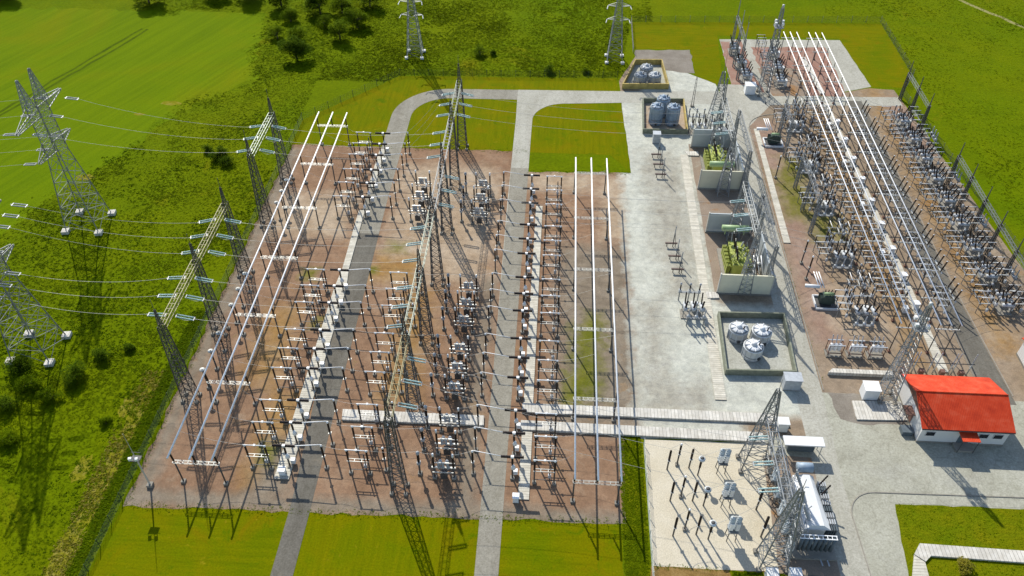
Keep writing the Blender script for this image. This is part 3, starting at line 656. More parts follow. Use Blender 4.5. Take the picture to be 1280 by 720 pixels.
for k in (1, 2, 4):
    for i, ph in enumerate(PH):
        y = CY[k]+ph+.4; w = 'phase %s of bay %s from the near lawn' % (nameb[i], nameb[k])
        py = PYL1 if k == 4 else PYL2
        arm_y = py[1]+((i-1)*7.0 if k == 4 else ((k-1)*3-1+i-1.5)*3.0+1.5)
        zt = 28.0 if k == 4 else (28.0 if k == 2 else 20.0)
        tip = Vector((py[0]+1.4+3.2, arm_y, zt-.5)); base = Vector((-63.7, y, 17.6))
        dirv = (tip-base).normalized()
        q = base+Vector((dirv.x, dirv.y, -.02)).normalized()*3.6
        put_string(K_string, base, q, 'pale green insulator string towards the pylon, '+w, GS)
        wire(q, tip, 1.3, 'conductor between pylon and side gantry, phase %s of bay %s' % (nameb[i], nameb[k]), GW)
        put_string(K_stringg, tip, tip-Vector((3.2, 0, -.3)), 'pale insulator string on the pylon arm, phase %s of bay %s' % (nameb[i], nameb[k]), GS)
        b2 = Vector((-62.3, y, 17.6)); q2 = b2+Vector((3.5, 0, -.75))
        put_string(K_string, b2, q2, 'pale green insulator string towards the yard, '+w, GS)
        c2 = Vector((gx-.6, y, 17.6)); q3 = c2+Vector((-3.4, 0, -.75))
        put_string(K_string, c2, q3, 'pale green insulator string on the central gantry, meadow side, phase %s of bay %s' % (nameb[i], nameb[k]), GS)
        wire(q2, q3, .9, 'conductor crossing from side gantry to central gantry, phase %s of bay %s' % (nameb[i], nameb[k]), GW)
        wire(b2+Vector((.1, 0, -.2)), b2+Vector((2.5, 0, -.9)), .5, 'slack jumper loop below the side gantry beam, phase %s of bay %s' % (nameb[i], nameb[k]), GW)
TX = 40.2
for k in (0, 3, 5):
    for i, ph in enumerate(PH):
        y = CY[k]+ph+.4; c2 = Vector((gx+.6, y, 17.6)); q3 = c2+Vector((3.4, 0, -.75))
        put_string(K_string, c2, q3, 'pale green insulator string on the central gantry, road side, phase %s of bay %s' % (nameb[i], nameb[k]), GS)
        ax = 35.6 if k == 0 else TX; yt = {0: 72.6+(i-1)*4.6, 3: 130+(i-1)*4.5, 5: 164+(i-1)*4.5}[k]; zt = 13.3 if k == 0 else 15.3
        q4 = Vector((ax-4.3, yt, zt-.6))
        wire(q3, q4, 1.4, 'long conductor from central gantry to the transformer gantry, phase %s of bay %s' % (nameb[i], nameb[k]), GW)
        put_string(K_string, (ax-.7, yt, zt), q4, 'pale insulator string on the transformer gantry, phase %s of bay %s' % (nameb[i], nameb[k]), GS)
        if k == 5:
            c3 = Vector((gx-.6, y, 17.6)); q5 = c3+Vector((-3.4, 0, -.75))
            put_string(K_string, c3, q5, 'pale green insulator string on the central gantry, meadow side, phase %s of bay %s' % (nameb[i], nameb[k]), GS)
            wire(q5, (-35.4, CY[k]+ph, 6.6), .6, 'conductor dropping from central gantry to a post insulator, phase %s of bay %s' % (nameb[i], nameb[k]), GW)
# ------------------------------------------------------------------ pylons
def big_pylon(x, y, label, hgt=33.0):
    t = thing('pylon', (x, y, 0), label, 'pylon', 'large angle pylons in the meadow')
    lattice(MB(), 3.7, 1.5, 19, 6, .135, .055, d0=3.5, d1=1.6).build('lower_body', 'steel', t)
    lattice(MB(), 1.5, 1.2, 12, 9, .11, .048, z0=19, d0=1.6, d1=1.8).build('upper_body', 'steel', t)
    for (zz, L) in ((28.6, 9.0), (20.4, 6.6)):
        for s in (-1, 1):
            mb = MB(); n = 6
            for sx in (-1, 1):
                mb.bar((sx*1.3, s*1.6, zz), (sx*.25, s*L, zz), .1); mb.bar((sx*1.3, s*1.6, zz+1.7), (sx*.25, s*L, zz+.2), .08)
                for k in range(n):
                    a, b = k/n, (k+1)/n
                    f = lambda tt, up: Vector((sx*(1.3-1.05*tt), s*(1.6+(L-1.6)*tt), zz+(up*(1.7-1.5*tt))))
                    mb.bar(f(a, 0), f(b, 1), .05, 3); mb.bar(f(a, 1), f(a, 0), .045, 3)
            for k in range(n+1):
                a = k/n; xx = 1.3-1.05*a; yy = s*(1.6+(L-1.6)*a)
                mb.bar((-xx, yy, zz), (xx, yy, zz), .05, 3)
                if k < n: mb.bar((-xx, yy, zz), (1.3-1.05*(k+1)/n, s*(1.6+(L-1.6)*(k+1)/n), zz), .045, 3)
            mb.build('crossarm', 'steel', t)
    for s in (-1, 1):
        lattice(MB(), .9, .15, 6.5, 6, .09, .05, cx=0, cy=s*2.4, z0=30.3).build('earth_peak', 'steel', t)
    fb = MB()
    for sx in (-1, 1):
        for sy in (-1, 1): MB().box((sx*3.75, sy*3.55, .35), (1.5, 1.5, .7), .15).build('footing', 'slabx', t)
    return t
big_pylon(*PYL1, 'large grey lattice pylon standing in the crop field edge, whole in view')
big_pylon(*PYL2, 'large grey lattice pylon among dark shrubs, partly out of view')
for i, (yy, z) in enumerate(((131, 28), (138, 28), (145, 28), (132.5, 20), (137.8, 20), (143.2, 20))):
    a = Vector((PYL1[0]-1.4, yy, z-.3)); b = a+Vector((-3.2, 0, -.3))
    put_string(K_stringg, a, b, 'pale insulator string on the field side of the whole pylon, %s of six' % ORD[i], GS)
    wire(b, (-215, yy+6, z-3), 4, 'conductor leaving the whole pylon over the crop field, %s of six' % ORD[i], GW, n=20)
for i, (yy, z) in enumerate(((93, 28), (100, 28), (107, 28), (94.5, 20), (100, 20), (105.4, 20))):
    a = Vector((PYL2[0]-1.4, yy, z-.3)); b = a+Vector((-3.2, 0, -.3))
    put_string(K_stringg, a, b, 'pale insulator string on the outer side of the near pylon, %s of six' % ORD[i], GS)
    wire(b, (-215, yy+6, z-3), 4, 'conductor leaving the near pylon over the crop field, %s of six' % ORD[i], GW, n=20)
def far_pylon(x, y, label):
    t = thing('pylon', (x, y, 0), label, 'pylon', 'slim pylons behind the far fence')
    lattice(MB(), 2.2, .75, 17, 9, .12, .05).build('lower_body', 'steel', t)
    lattice(MB(), .75, .55, 13, 10, .1, .05, z0=17).build('upper_body', 'steel', t)
    for z in (12.4, 16.4, 20.4, 25):
        for s in (-1, 1):
            MB().bar((s*.6, -.5, z), (s*3.1, 0, z+.1), .08).bar((s*.6, .5, z), (s*3.1, 0, z+.1), .08).bar((s*.6, 0, z+1), (s*3.1, 0, z+.15), .06).build('crossarm', 'steel_pale', t)
            MB().ribs((s*3.1, 0, z), (s*3.4, -1.6, z-.3), .14, 7, 6).build('insulator', 'white', t)
    for sx in (-1, 1):
        for sy in (-1, 1): MB().box((sx*2.3, sy*2.3, .3), (.9, .9, .6), .2).build('footing', 'wallwhite', t)
far_pylon(-41.5, 221, 'slim lattice pylon behind the fence corner, near the meadow grove')
far_pylon(17.1, 221.5, 'slim lattice pylon behind the yellow-walled pit')
# ================================================================== SWITCHGEAR, LARGE YARD
def mk_disconnector():
    t = thing('disconnector', (0, 0, 0), '', 'disconnector')
    for s in (-1, 1):
        c = MB().tube((s*1.62, 0, 0), (s*1.62, 0, 3.6), .13).build('column', 'steel_dark', t)
        MB().box((s*1.62, 0, .2), (.6, .6, .4)).build('plinth', 'plinth', c)
        i_ = MB().ribs((s*1.62, 0, 3.75), (s*1.62, 0, 6.15), .19, 8).build('insulator', 'brown', t)
        MB().lathe((s*1.62, 0, 6.15), (s*1.62, 0, 6.5), [(0, .16), (.5, .22), (1, .08)]).build('cap', 'white', i_)
    MB().box((0, -.25, 3.66), (3.6, .08, .14)).box((0, .25, 3.66), (3.6, .08, .14)).box((-.6, 0, 3.66), (.1, .5, .1)).box((.6, 0, 3.66), (.1, .5, .1)).build('support_beam', 'steel_pale', t)
    MB().tube((-1.9, 0, 6.42), (1.9, 0, 6.42), .085, 8).build('contact_arm', 'alu', t)
    MB().box((0, 0, 6.46), (.34, .3, .26)).build('contact', 'white', t)
    c = MB().tube((.85, .55, 0), (.85, .55, 4.6), .11, 8).build('earthing_post', 'steel_dark', t)
    MB().box((.85, .55, 1.4), (.5, .4, .8)).build('drive_box', 'greygear', c)
    MB().box((0, 0, 1.05), (3.24, .09, .09)).build('drive_rod', 'steel_dark', t)
    return t
def mk_tpost():
    t = thing('switch_post', (0, 0, 0), '', 'switch post')
    c = MB().tube((0, 0, 0), (0, 0, 3.9), .15).build('column', 'steel_dark', t)
    MB().box((0, 0, .2), (.7, .7, .4)).build('plinth', 'plinth', c)
    MB().ribs((0, 0, 4.0), (0, 0, 5.8), .2, 6).build('insulator', 'brown', t)
    MB().box((0, 0, 6.0), (.5, .4, .42)).build('hub', 'white', t)
    for s in (-1, 1): MB().ribs((s*.27, 0, 6.0), (s*1.85, 0, 6.0), .29, 7, 8, .78).build('arm_insulator', 'brown', t)
    MB().lathe((.15, -.1, 2.9), (.15, -.1, 3.95), [(0, .1), (.12, .42), (.6, .3), (1, .12)]).build('cone_cover', 'white', t)
    MB().box((.45, .75, .85), (.72, .65, .9)).build('drive_box', 'white', t)
    return t
def mk_post():
    t = thing('post_insulator', (0, 0, 0), '', 'post insulator')
    c = MB().tube((0, 0, 0), (0, 0, 3.3), .14).build('column', 'steel_dark', t)
    MB().box((0, 0, .2), (.65, .65, .4)).build('plinth', 'plinth', c)
    MB().box((0, 0, 3.36), (.5, .5, .1)).build('flange', 'steel_pale', t)
    MB().ribs((0, 0, 3.42), (0, 0, 6.0), .2, 9).build('insulator', 'brown', t)
    MB().lathe((0, 0, 6.0), (0, 0, 6.45), [(0, .13), (.3, .2), (.7, .2), (1, .08)]).build('cap', 'white', t)
    return t
def mk_breaker():
    t = thing('circuit_breaker', (0, 0, 0), '', 'circuit breaker')
    for s in (-1, 1):
        c = MB().tube((s*1.6, 0, 0), (s*1.6, 0, 3.0), .14).build('column', 'steel_dark', t)
        MB().box((s*1.6, 0, .2), (.7, .7, .4)).build('plinth', 'plinth', c)
        i_ = MB().ribs((s*1.6, 0, 3.1), (s*1.6, 0, 5.9), .2, 9).build('insulator', 'brown', t)
        MB().tube((s*1.6, 0, 5.9), (s*1.6, 0, 6.65), .17, 8).build('interrupter_head', 'white', i_)
    MB().box((0, 0, 3.0), (3.9, .3, .2)).box((0, -.9, 2.9), (3.4, .12, .14)).box((0, .9, 2.9), (3.4, .12, .14)).build('frame', 'steel_pale', t)
    for k, dx in enumerate((-.75, 0, .75)):
        MB().ribs((dx, -.3, 3.1), (dx, -.3, 4.6), .2, 6).build('grading_insulator', 'greyins', t)
    MB().box((0, -.3, 4.72), (2.0, .22, .14)).build('bus_bar', 'steel_pale', t)
    for s in (-1, 1): MB().lathe((s*.55, .45, 3.0), (s*.55, .45, 4.4), [(0, .2), (.2, .3), (.8, .3), (1, .15)]).build('gas_chamber', 'greygear', t)
    MB().box((0, -.2, 1.35), (1.1, .8, 1.5)).build('control_cabinet', 'steel_dark', t)
    return t
def mk_ct():
    t = thing('current_transformer', (0, 0, 0), '', 'current transformer')
    c = MB().tube((0, 0, 0), (0, 0, 2.8), .17).build('column', 'steel_dark', t)
    MB().box((0, 0, .2), (.7, .7, .4)).build('plinth', 'plinth', c)
    MB().box((0, 0, 3.1), (.6, .6, .55)).build('base_tank', 'greygear', t)
    MB().ribs((0, 0, 3.4), (0, 0, 5.4), .24, 8).build('insulator', 'brown', t)
    MB().lathe((0, 0, 5.4), (0, 0, 6.2), [(0, .2), (.2, .3), (.7, .3), (1, .12)], 10).build('head', 'greyins', t)
    return t
def mk_arrester():
    t = thing('surge_arrester', (0, 0, 0), '', 'surge arrester')
    c = MB().tube((0, 0, 0), (0, 0, 2.4), .15).build('column', 'steel_dark', t)
    MB().box((0, 0, .2), (.7, .7, .4)).build('plinth', 'plinth', c)
    MB().ribs((0, 0, 2.5), (0, 0, 5.2), .17, 10).build('insulator', 'brown', t)
    MB().lathe((0, 0, 5.0), (0, 0, 5.12), [(0, .5), (1, .5)], 10).build('grading_ring', 'steel_pale', t)
    return t
KD, KT, KP, KB, KC, KA = (Kind(f) for f in (mk_disconnector, mk_tpost, mk_post, mk_breaker, mk_ct, mk_arrester))
rows = {}
rl = []
for k in range(6):
    for i, ph in enumerate(PH): rl.append((k, i, CY[k]+ph))
cnt = {}
def nth(key):
    cnt[key] = cnt.get(key, 0)+1; return ORD[cnt[key]-1]
def jit(a=.04): return random.uniform(-a, a)
def span(p, q, r, label, group='tubular conductors between switchgear'):
    p = Vector(p); d = Vector(q)-p
    return tag(MB().tube((0, 0, 0), d, r, 6).build('conductor_tube', 'alu', None, p), label, 'conductor', group)
for (k, i, y) in rl:
    yy = y if k < 4 else y+(.4+.5*i if k == 4 else .2)
    if k in (0, 1, 2, 4, 5):
        n = nth('L')
        KD.place((-46.1+jit(), yy-.5, 0), 'white-armed disconnector between white busbars and pale trench, %s from the near lawn' % n, jit(.01), 'disconnectors beside the pale trench')
        KT.place((-41.5, yy, 0), 'dark-armed switch post standing on the pale trench, %s from the near lawn' % n, 0, 'switch posts on the pale trench')
        KP.place((-35.4, yy+.2, 0), 'white-capped post insulator at the meadow-side road edge, %s from the near lawn' % n, 0, 'post insulators along the meadow-side road')
        span((-39.7, yy, 6.1), (-35.5, yy+.2, 6.5), .075, 'bright tube from trench switch post to road-edge insulator, %s from the near lawn' % n)
        wire((-44.2, yy-.5, 6.45), (-43.2, yy, 6.1), .25, 'short jumper from disconnector to trench switch post, %s from the near lawn' % n, GW, .03, 4)
        wire((-51.1, yy+.3, 8.2) if i == 2 else ((-54.6, yy+.3, 8.2) if i == 1 else (-58.2, yy+.3, 8.2)), (-48, yy-.5, 6.45), .5, 'dropper from white busbar to disconnector, %s from the near lawn' % n, GW, .03, 6)
    if k in (0, 1, 2, 4):
        n = nth('M')
        KD.place((-29.5+jit(), yy-.5, 0), 'white-armed disconnector beside the central gantry, %s from the near lawn' % n, jit(.01), 'disconnectors beside the central gantry') if k != 4 else \
        KB.place((-29.5+jit(), yy-.5, 0), 'white-headed circuit breaker on the gantry\'s meadow side, %s of the far bay' % nameb[i], jit(.01), 'circuit breakers along the gantry shadow')
        wire((-35.4, yy+.2, 6.45), (-31.4, yy-.5, 6.45), .3, 'conductor from road-edge insulator to mid-yard disconnector, %s from the near lawn' % n, GW, .03, 6)
        KP.place((-25.4, yy+.3, 0), 'slim post insulator between disconnector and gantry columns, %s from the near lawn' % n, 0, 'post insulators under the central gantry')
        KC.place((-19.7, yy, 0), 'current transformer just past the central gantry, %s from the near lawn' % n, 0, 'current transformers beside the gantry')
        KB.place((-15.6+jit(), yy-.6, 0), 'circuit breaker in the shadow of the central gantry, %s from the near lawn' % n, jit(.01), 'circuit breakers along the gantry shadow')
        wire((-27.7, yy-.5, 6.45), (-19.7, yy, 6.2), .4, 'conductor under the gantry from disconnector to current transformer, %s from the near lawn' % n, GW, .03, 8)
        wire((-19.7, yy, 6.2), (-17.2, yy-.6, 6.6), .2, 'jumper from current transformer to breaker, %s from the near lawn' % n, GW, .03, 5)
        wire((-14, yy-.6, 6.6), (-10.9, yy+.5, 6.45), .25, 'conductor from breaker to post by the middle road, %s from the near lawn' % n, GW, .03, 5)
    if k in (0, 1, 2, 3, 4):
        n = nth('R')
        KP.place((-10.9, yy+.5, 0), 'dark post insulator at the middle road edge, %s from the near lawn' % n, 0, 'post insulators along the middle road')
        KT.place((-4.4, yy, 0), 'dark-armed switch post across the middle road, %s from the near lawn' % n, 0, 'switch posts along the middle road')
        KD.place((.8+jit(), yy-.7, 0), 'white-armed disconnector between middle road and three white tubes, %s from the near lawn' % n, jit(.01), 'disconnectors by the middle busbar')
        span((-10.8, yy+.5, 6.5), (-6.2, yy, 6.1), .06, 'bright tube over the middle road, %s from the near lawn' % n)
        wire((2.6, yy-.7, 6.45), ((5.5, 9.05, 12.6)[i], yy-.3, 8.2), .4, 'dropper from disconnector to middle busbar tube, %s from the near lawn' % n, GW, .03, 6)
# busbar support frames and tubes
def mk_frame(w=7.1):
    t = thing('busbar_support', (0, 0, 0), '', 'busbar support')
    for s in (-1, 1):
        c = MB().tube((s*w/2, 0, 0), (s*w/2, 0, 5.5), .13).build('column', 'steel_dark', t)
        MB().box((s*w/2, 0, .2), (.7, .7, .4)).build('plinth', 'plinth', c)
    mb = MB(); truss(mb, (-w/2-.2, 0, 5.75), (w/2+.2, 0, 5.75), .5, .25, 9, .045, .045, False); mb.build('crossbeam', 'steel_pale', t)
    for x in (-w/2, 0, w/2):
        i_ = MB().ribs((x, 0, 5.85), (x, -.15, 8.05), .18, 7).build('insulator', 'brown', t)
        MB().box((x, -.15, 8.08), (.3, .4, .14)).build('clamp', 'white', i_)
    return t
KF = Kind(mk_frame)
for k in range(7): KF.place((-54.7, CY[k]-.6, 0), 'twin-post busbar frame under the meadow-side tubes, %s from the near lawn' % ORD[k], 0, 'support frames of the meadow-side busbar')
for k in range(6): KF.place((9.05, CY[k]-.6, 0), 'twin-post busbar frame under the middle tubes, %s from the near lawn' % ORD[k], 0, 'support frames of the middle busbar')
def bus(x, y0, y1, z, label, group, r=.12):
    tag(MB().tube((0, 0, 0), (0, y1-y0, 0), r, 10).build('busbar_tube', 'alu', None, (x, y0, z)), label, 'busbar', group)
for x, l in ((-58.2, 'nearest the meadow'), (-54.7, 'the middle of three'), (-51.15, 'nearest the pale trench')):
    bus(x, 71.5, 174.5, 8.22, 'long bright busbar tube on the meadow side, '+l, 'meadow-side busbar tubes', .155)
for x, l in ((5.5, 'nearest the middle road'), (9.05, 'the middle of three'), (12.6, 'nearest the concrete apron')):
    bus(x, 71.4, 158.2, 8.22, 'long bright busbar tube beside the apron, '+l, 'middle busbar tubes', .155)
# cross frames (single earthing posts and small gear near the side gantries)
for k, y in ((4, 141.5), (4, 145.8), (4, 150), (2, 109), (2, 113.5), (2, 118), (1, 92.5), (1, 97), (1, 101.5)):
    KA.place((-60.6, y, 0), 'surge arrester between side gantry and white busbar, %s from the near lawn' % nth('A'), 0, 'surge arresters by the side gantries')
# trench covers
def slab(pts, h, mat, label, cat='cable trench', name='cable_trench', group=None):
    cx = sum(p[0] for p in pts)/len(pts); cy = sum(p[1] for p in pts)/len(pts)
    return tag(MB().prism([(p[0]-cx, p[1]-cy) for p in pts], 0, h).build(name, mat, None, (cx, cy, 0)), label, cat, group)
slab([(-43.6, 74), (-41.1, 74), (-41.1, 120), (-41.8, 126), (-42.2, 146), (-43.6, 146), (-43.2, 126), (-43.6, 120)], .25, 'slab', 'long pale slab cable trench beside the meadow-side road')
slab([(-43.2, 155), (-41.6, 155), (-41.6, 171), (-43.2, 171)], .25, 'slab', 'far piece of pale cable trench beside the meadow-side road')
slab([(-3.3, 72.5), (-1.5, 72.5), (-1.5, 86), (-3.3, 86)], .2, 'slab', 'narrow trench cover beside the middle road, near end')
slab([(-3.3, 92.2), (-1.6, 92.2), (-1.7, 150), (-3.2, 150)], .2, 'slab', 'narrow trench cover beside the middle road, long far piece')
slab([(-35.2, 88.8), (-34.9, 86.5), (-10.0, 86.7), (-10.1, 88.8)], .45, 'slabx', 'pale raised slab trench crossing between the two roads')
slab([(-3.5, 92.0), (39.0, 92.2), (43, 91.2), (43.2, 89.7), (38.6, 90.2), (-3.5, 90.0)], .45, 'slabx', 'pale raised slab trench across the apron, farther of two')
slab([(-3.6, 88.2), (38.2, 88.0), (38.2, 86.0), (-3.6, 86.2)], .45, 'slabx', 'pale raised slab trench across the apron, nearer of two')
slab([(31.9, 173), (33.8, 173), (33.2, 118), (33.0, 95.0), (31.0, 95.0), (31.3, 118)], .18, 'slab', 'long narrow slab walk on the apron beside the fire walls')
slab([(33.6, 172.6), (36.4, 172.6), (36.4, 174.4), (33.2, 174.4)], .3, 'slabx', 'short pale slab at the far end of the apron walk')
slab([(32.6, 121.3), (35.0, 121.5), (35.0, 123.2), (32.4, 123.2)], .3, 'slabx', 'short pale slab by the near cream fire wall')
slab([(73.2, 104), (75.0, 104), (74.7, 160), (74.2, 200), (72.6, 200), (73.2, 160)], .22, 'slab', 'long slab trench under the twin tube busbars')
slab([(71.8, 226), (73.2, 226), (74.4, 205), (73.0, 205)], .3, 'slabx', 'white slab trench on the red gravel at the far end')
slab([(51.3, 140), (52.8, 140), (53.2, 186), (52.0, 186)], .2, 'slab', 'narrow slab cover along the curved road edge')
slab([(55.4, 96.1), (64, 96.4), (64, 92.2), (55.2, 91.9)], .3, 'slabx', 'pale concrete slab at the foot of the near mast', 'slab', 'concrete_slab')
slab([(57.5, 66.3), (58.9, 68.2), (95, 67.4), (95, 65.4), (60.0, 66.2), (58.9, 65.2)], .4, 'slabx', 'pale slab trench crossing the small near lawn')
slab([(55.2, 60), (57.5, 66.2), (58.8, 65.1), (58.5, 60)], .3, 'slab', 'grey slab cover turning along the road by the near lawn')
# lamp mast by the front corner
t = thing('lighting_mast', (-63.4, 71.6, 0), 'slim lighting mast with lamp platform at the near fence corner', 'mast')
c = MB().bar((0, 0, 0), (0, 0, 8), .16, 8, .11).build('pole', 'steel_pale', t); MB().box((0, 0, .3), (.9, .9, .6)).build('footing', 'plinth', c)
MB().bar((0, 0, 8), (0, 0, 14), .07, 6, .03).build('lightning_rod', 'steel_pale', t)
MB().box((0, 0, 7.6), (1.5, 1.1, .15)).bar((-.75, -.55, 8.5), (.75, -.55, 8.5), .04).bar((-.75, .55, 8.5), (.75, .55, 8.5), .04).bar((-.75, -.55, 7.6), (-.75, -.55, 8.5), .04).bar((.75, -.55, 7.6), (.75, -.55, 8.5), .04).build('platform', 'steel_dark', t)
for dx in (-.5, .5): MB().box((dx, -.6, 8.3), (.5, .4, .5), .3).build('lamp', 'white', t)
# cabinets
def cabinet(x, y, dx, dy, dz, mat, label, roof=True, group=None):
    t = thing('cabinet', (x, y, 0), label, 'cabinet', group)
    MB().box((0, 0, dz/2+.1), (dx, dy, dz)).build('body', mat, t)
    MB().box((0, 0, .06), (dx+.1, dy+.1, .12)).build('plinth', 'plinth', t)
    MB().box((0, 0, dz+.14), (dx+.2, dy+.2, .08)).build('roof', mat, t)
    MB().box((0, -dy/2-.02, dz*.5+.1), (dx*.8, .04, dz*.82)).build('door', mat, t)
    return t
cabinet(58.6, 97.6, 2.6, 2.2, 2.6, 'white', 'white kiosk cabinet on the gravel beside the near mast')
cabinet(53.6, 204.6, 2.7, 2.2, 2.6, 'white', 'white kiosk cabinet by the far curved road')
cabinet(45.0, 99.0, 3.0, 2.0, 2.6, 'greygear', 'pale grey pitched kiosk at the corner of the near tank pit')
cabinet(-42.4, 75.2, 1.0, .9, 1.2, 'white', 'small white cabinet at the near end of the pale trench')
cabinet(-3.6, 72.3, .9, .9, 1.3, 'white', 'small white cabinet beside the near end of the middle road')
cabinet(26.2, 178.5, 1.8, 1.6, 2.6, 'greygear', 'grey cabinet below the blue tank pit')
cabinet(41.6, 89.2, 1.8, 1.5, 2.2, 'cabinet', 'pale cabinet between the slab trench and canopy roof')
for k in range(9):
    y = 121+8.5*k
    cabinet(73.8, y, .9, 1.0, 1.5, 'white', 'white field cabinet on the trench under twin busbars, %s from the red roof' % ORD[k], group='field cabinets on the slab trench')
    if k % 2 == 0: cabinet(71.3, y-1.2, .8, .9, 1.3, 'cabinet', 'small pale cabinet beside the trench cabinets, %s from the red roof' % ORD[k//2], group='field cabinets beside the slab trench')
# ================================================================== TRANSFORMER ROW
def wall(p, q, h, mat, label, thick=.3, n=3):
    p = Vector(p); q = Vector(q); d = q-p; L = d.length
    t = thing('fire_wall', (p.x, p.y, 0), label, 'fire wall', 'fire walls of the transformer row', math.atan2(d.y, d.x))
    MB().box((L/2, 0, h/2), (L, thick, h)).build('wall_panel', mat, t)
    for k in range(n+1): MB().box((L*k/n, 0, h/2+.1), (.22, thick+.14, h+.2)).build('stanchion', 'steel_pale', t)
    MB().box((L/2, 0, .15), (L+.5, thick+.5, .3)).build('footing', 'plinth', t)
    return t
wall((34.8, 123.2), (45.4, 123.2), 5.2, 'cream', 'cream fire wall nearest the white tank pit', n=2)
wall((34.8, 143), (44.2, 143), 5.2, 'greywall', 'grey fire wall behind the nearer green transformer', n=2)
wall((45.0, 123.6), (45.0, 137), 5.2, 'greywall', 'grey side fire wall along the road by the nearer transformer', n=4)
wall((34.8, 159.2), (44.9, 159.2), 5.2, 'cream', 'cream fire wall in front of the farther green transformer', n=2)
wall((34.9, 176.8), (44.5, 176.8), 5.2, 'greywall', 'grey fire wall behind the farther green transformer', n=2)
wall((44.6, 159.6), (44.6, 173), 5.2, 'greywall', 'grey side fire wall along the road by the farther transformer', n=4)
def transformer(x, y, label, cons_y):
    t = thing('transformer', (x, y, 0), label, 'transformer', 'green transformers in the fire wall bays')
    MB().box((0, 0, .25), (6.4, 10.6, .5)).build('foundation', 'plinth', t)
    tk = MB().box((0, 0, 2.1), (3.0, 7.6, 3.0)); [tk.box((s*1.55, -3.4+j*.85, 2.1), (.12, .12, 2.9)) for s in (-1, 1) for j in range(9)]
    tk.box((0, 0, 3.68), (3.2, 7.8, .16)).build('tank', 'yelgreen', t)
    for j in range(6):
        for s in (-1, 1):
            m = MB(); [m.box((s*2.3+(k-2)*.17, -3+j*1.2, 2.0), (.06, .8, 2.3)) for k in range(5)]; m.build('radiator', 'yelgreen', t)
    MB().lathe((-2.9, cons_y, 5.4), (2.9, cons_y, 5.4), [(0, .2), (.02, .7), (.98, .7), (1, .2)], 14).build('conservator', 'green', t)
    m = MB(); [m.bar((s*2, cons_y, 3.7), (s*2, cons_y, 4.8), .12) for s in (-1, 1)]; m.build('conservator_stand', 'green', t)
    for j, yy in enumerate((-2.4, 0, 2.4)):
        b = MB().ribs((-.4, yy*.9, 3.75), (-1.1, yy, 7.0), .24, 9).build('bushing', 'brown', t); MB().bar((-1.1, yy, 7.0), (-1.2, yy, 7.6), .1, 6).build('terminal', 'steel_pale', b)
        MB().ribs((.7, yy*.7, 3.75), (1.1, yy*.75, 5.4), .17, 6).build('low_bushing', 'greyins', t)
    rr = random.Random(int(y)); pm = MB()
    for j in range(34):
        a = Vector((rr.uniform(-2.2, 1.9), rr.uniform(-3.8, 3.8), rr.uniform(2.6, 3.8))); b = a+Vector((rr.uniform(-.9, .9), rr.uniform(-.9, .9), rr.uniform(.3, 1.6))); pm.bar(a, b, .1, 6)
        if j % 3 == 0: pm.box((a.x, a.y, 4.1), (.5, .4, .5), rr.uniform(0, 3))
    pm.build('pipework', 'yelgreen', t)
    pm = MB()
    for j in range(14):
        a = Vector((rr.uniform(-1.6, 2.6), rr.uniform(-4.2, 4.2), rr.uniform(2.8, 3.9))); b = a+Vector((rr.uniform(-.6, .6), rr.uniform(-1.4, 1.4), rr.uniform(.8, 2.4))); pm.bar(a, b, .06, 6)
    pm.build('cable_pipes', 'steel_pale', t)
    MB().box((2.2, -4.6, 1.4), (1.1, .7, 1.6)).build('control_cabinet', 'greygear', t)
    return t
transformer(39.6, 131.6, 'yellow-green transformer in the nearer fire wall bay', 4.6+1.6)
transformer(39.8, 167.6, 'yellow-green transformer in the farther fire wall bay', -6.0)
# three white pipes beside each transformer
for (y, l) in ((126.5, 'nearer'), (163, 'farther')):
    for j in range(3):
        tag(MB().tube((0, 0, 0), (-.35, 3.2, 2.4), .11, 8).build('bus_duct', 'white', None, (42.6+j*.75, y, 2.6)), 'white sloping duct beside the %s transformer, %s from the road wall' % (l, ORD[2-j]), 'duct', 'white ducts at the transformers')
def mk_tgantry_col(w0=1.3, w1=.35, h=15.5):
    return lattice(MB(), w0, w1, h, 11, .1, .05, d0=w0*.8, d1=w1)
tg = thing('gantry', (TX, 124, 0), 'grey lattice gantry standing over the fire wall bays', 'gantry')
for y in (123.9, 140.6, 157.2, 174.6):
    c = mk_tgantry_col().build('column', 'steel', tg, (0, y-124, 0)); lattice(MB(), .25, .1, 5, 5, .055, .035, z0=15.5).bar((0, 0, 20.5), (0, 0, 22), .05).build('lightning_rod', 'steel', c)
    # lower lattice posts on the road side
    c2 = lattice(MB(), .45, .25, 11.5, 10, .08, .045, cx=4.6).build('column', 'steel', tg, (0, y-124+1.2, 0))
for a, b in ((123.9, 140.6), (157.2, 174.6)):
    truss(MB(), (0, a-124, 15.5), (0, b-124, 15.5), 1.0, .9, 13, .085, .055).build('beam', 'steel_pale', tg)
    truss(MB(), (4.6, a-124+1, 11.3), (4.6, b-124+1, 11.3), .8, .8, 13, .08, .05).build('beam', 'steel', tg)
    for k in range(5): MB().bar((0, a-124+2+k*3, 14.7), (4.6, a-124+3+k*3, 11.2), .05, 4).build('tie', 'steel', tg)
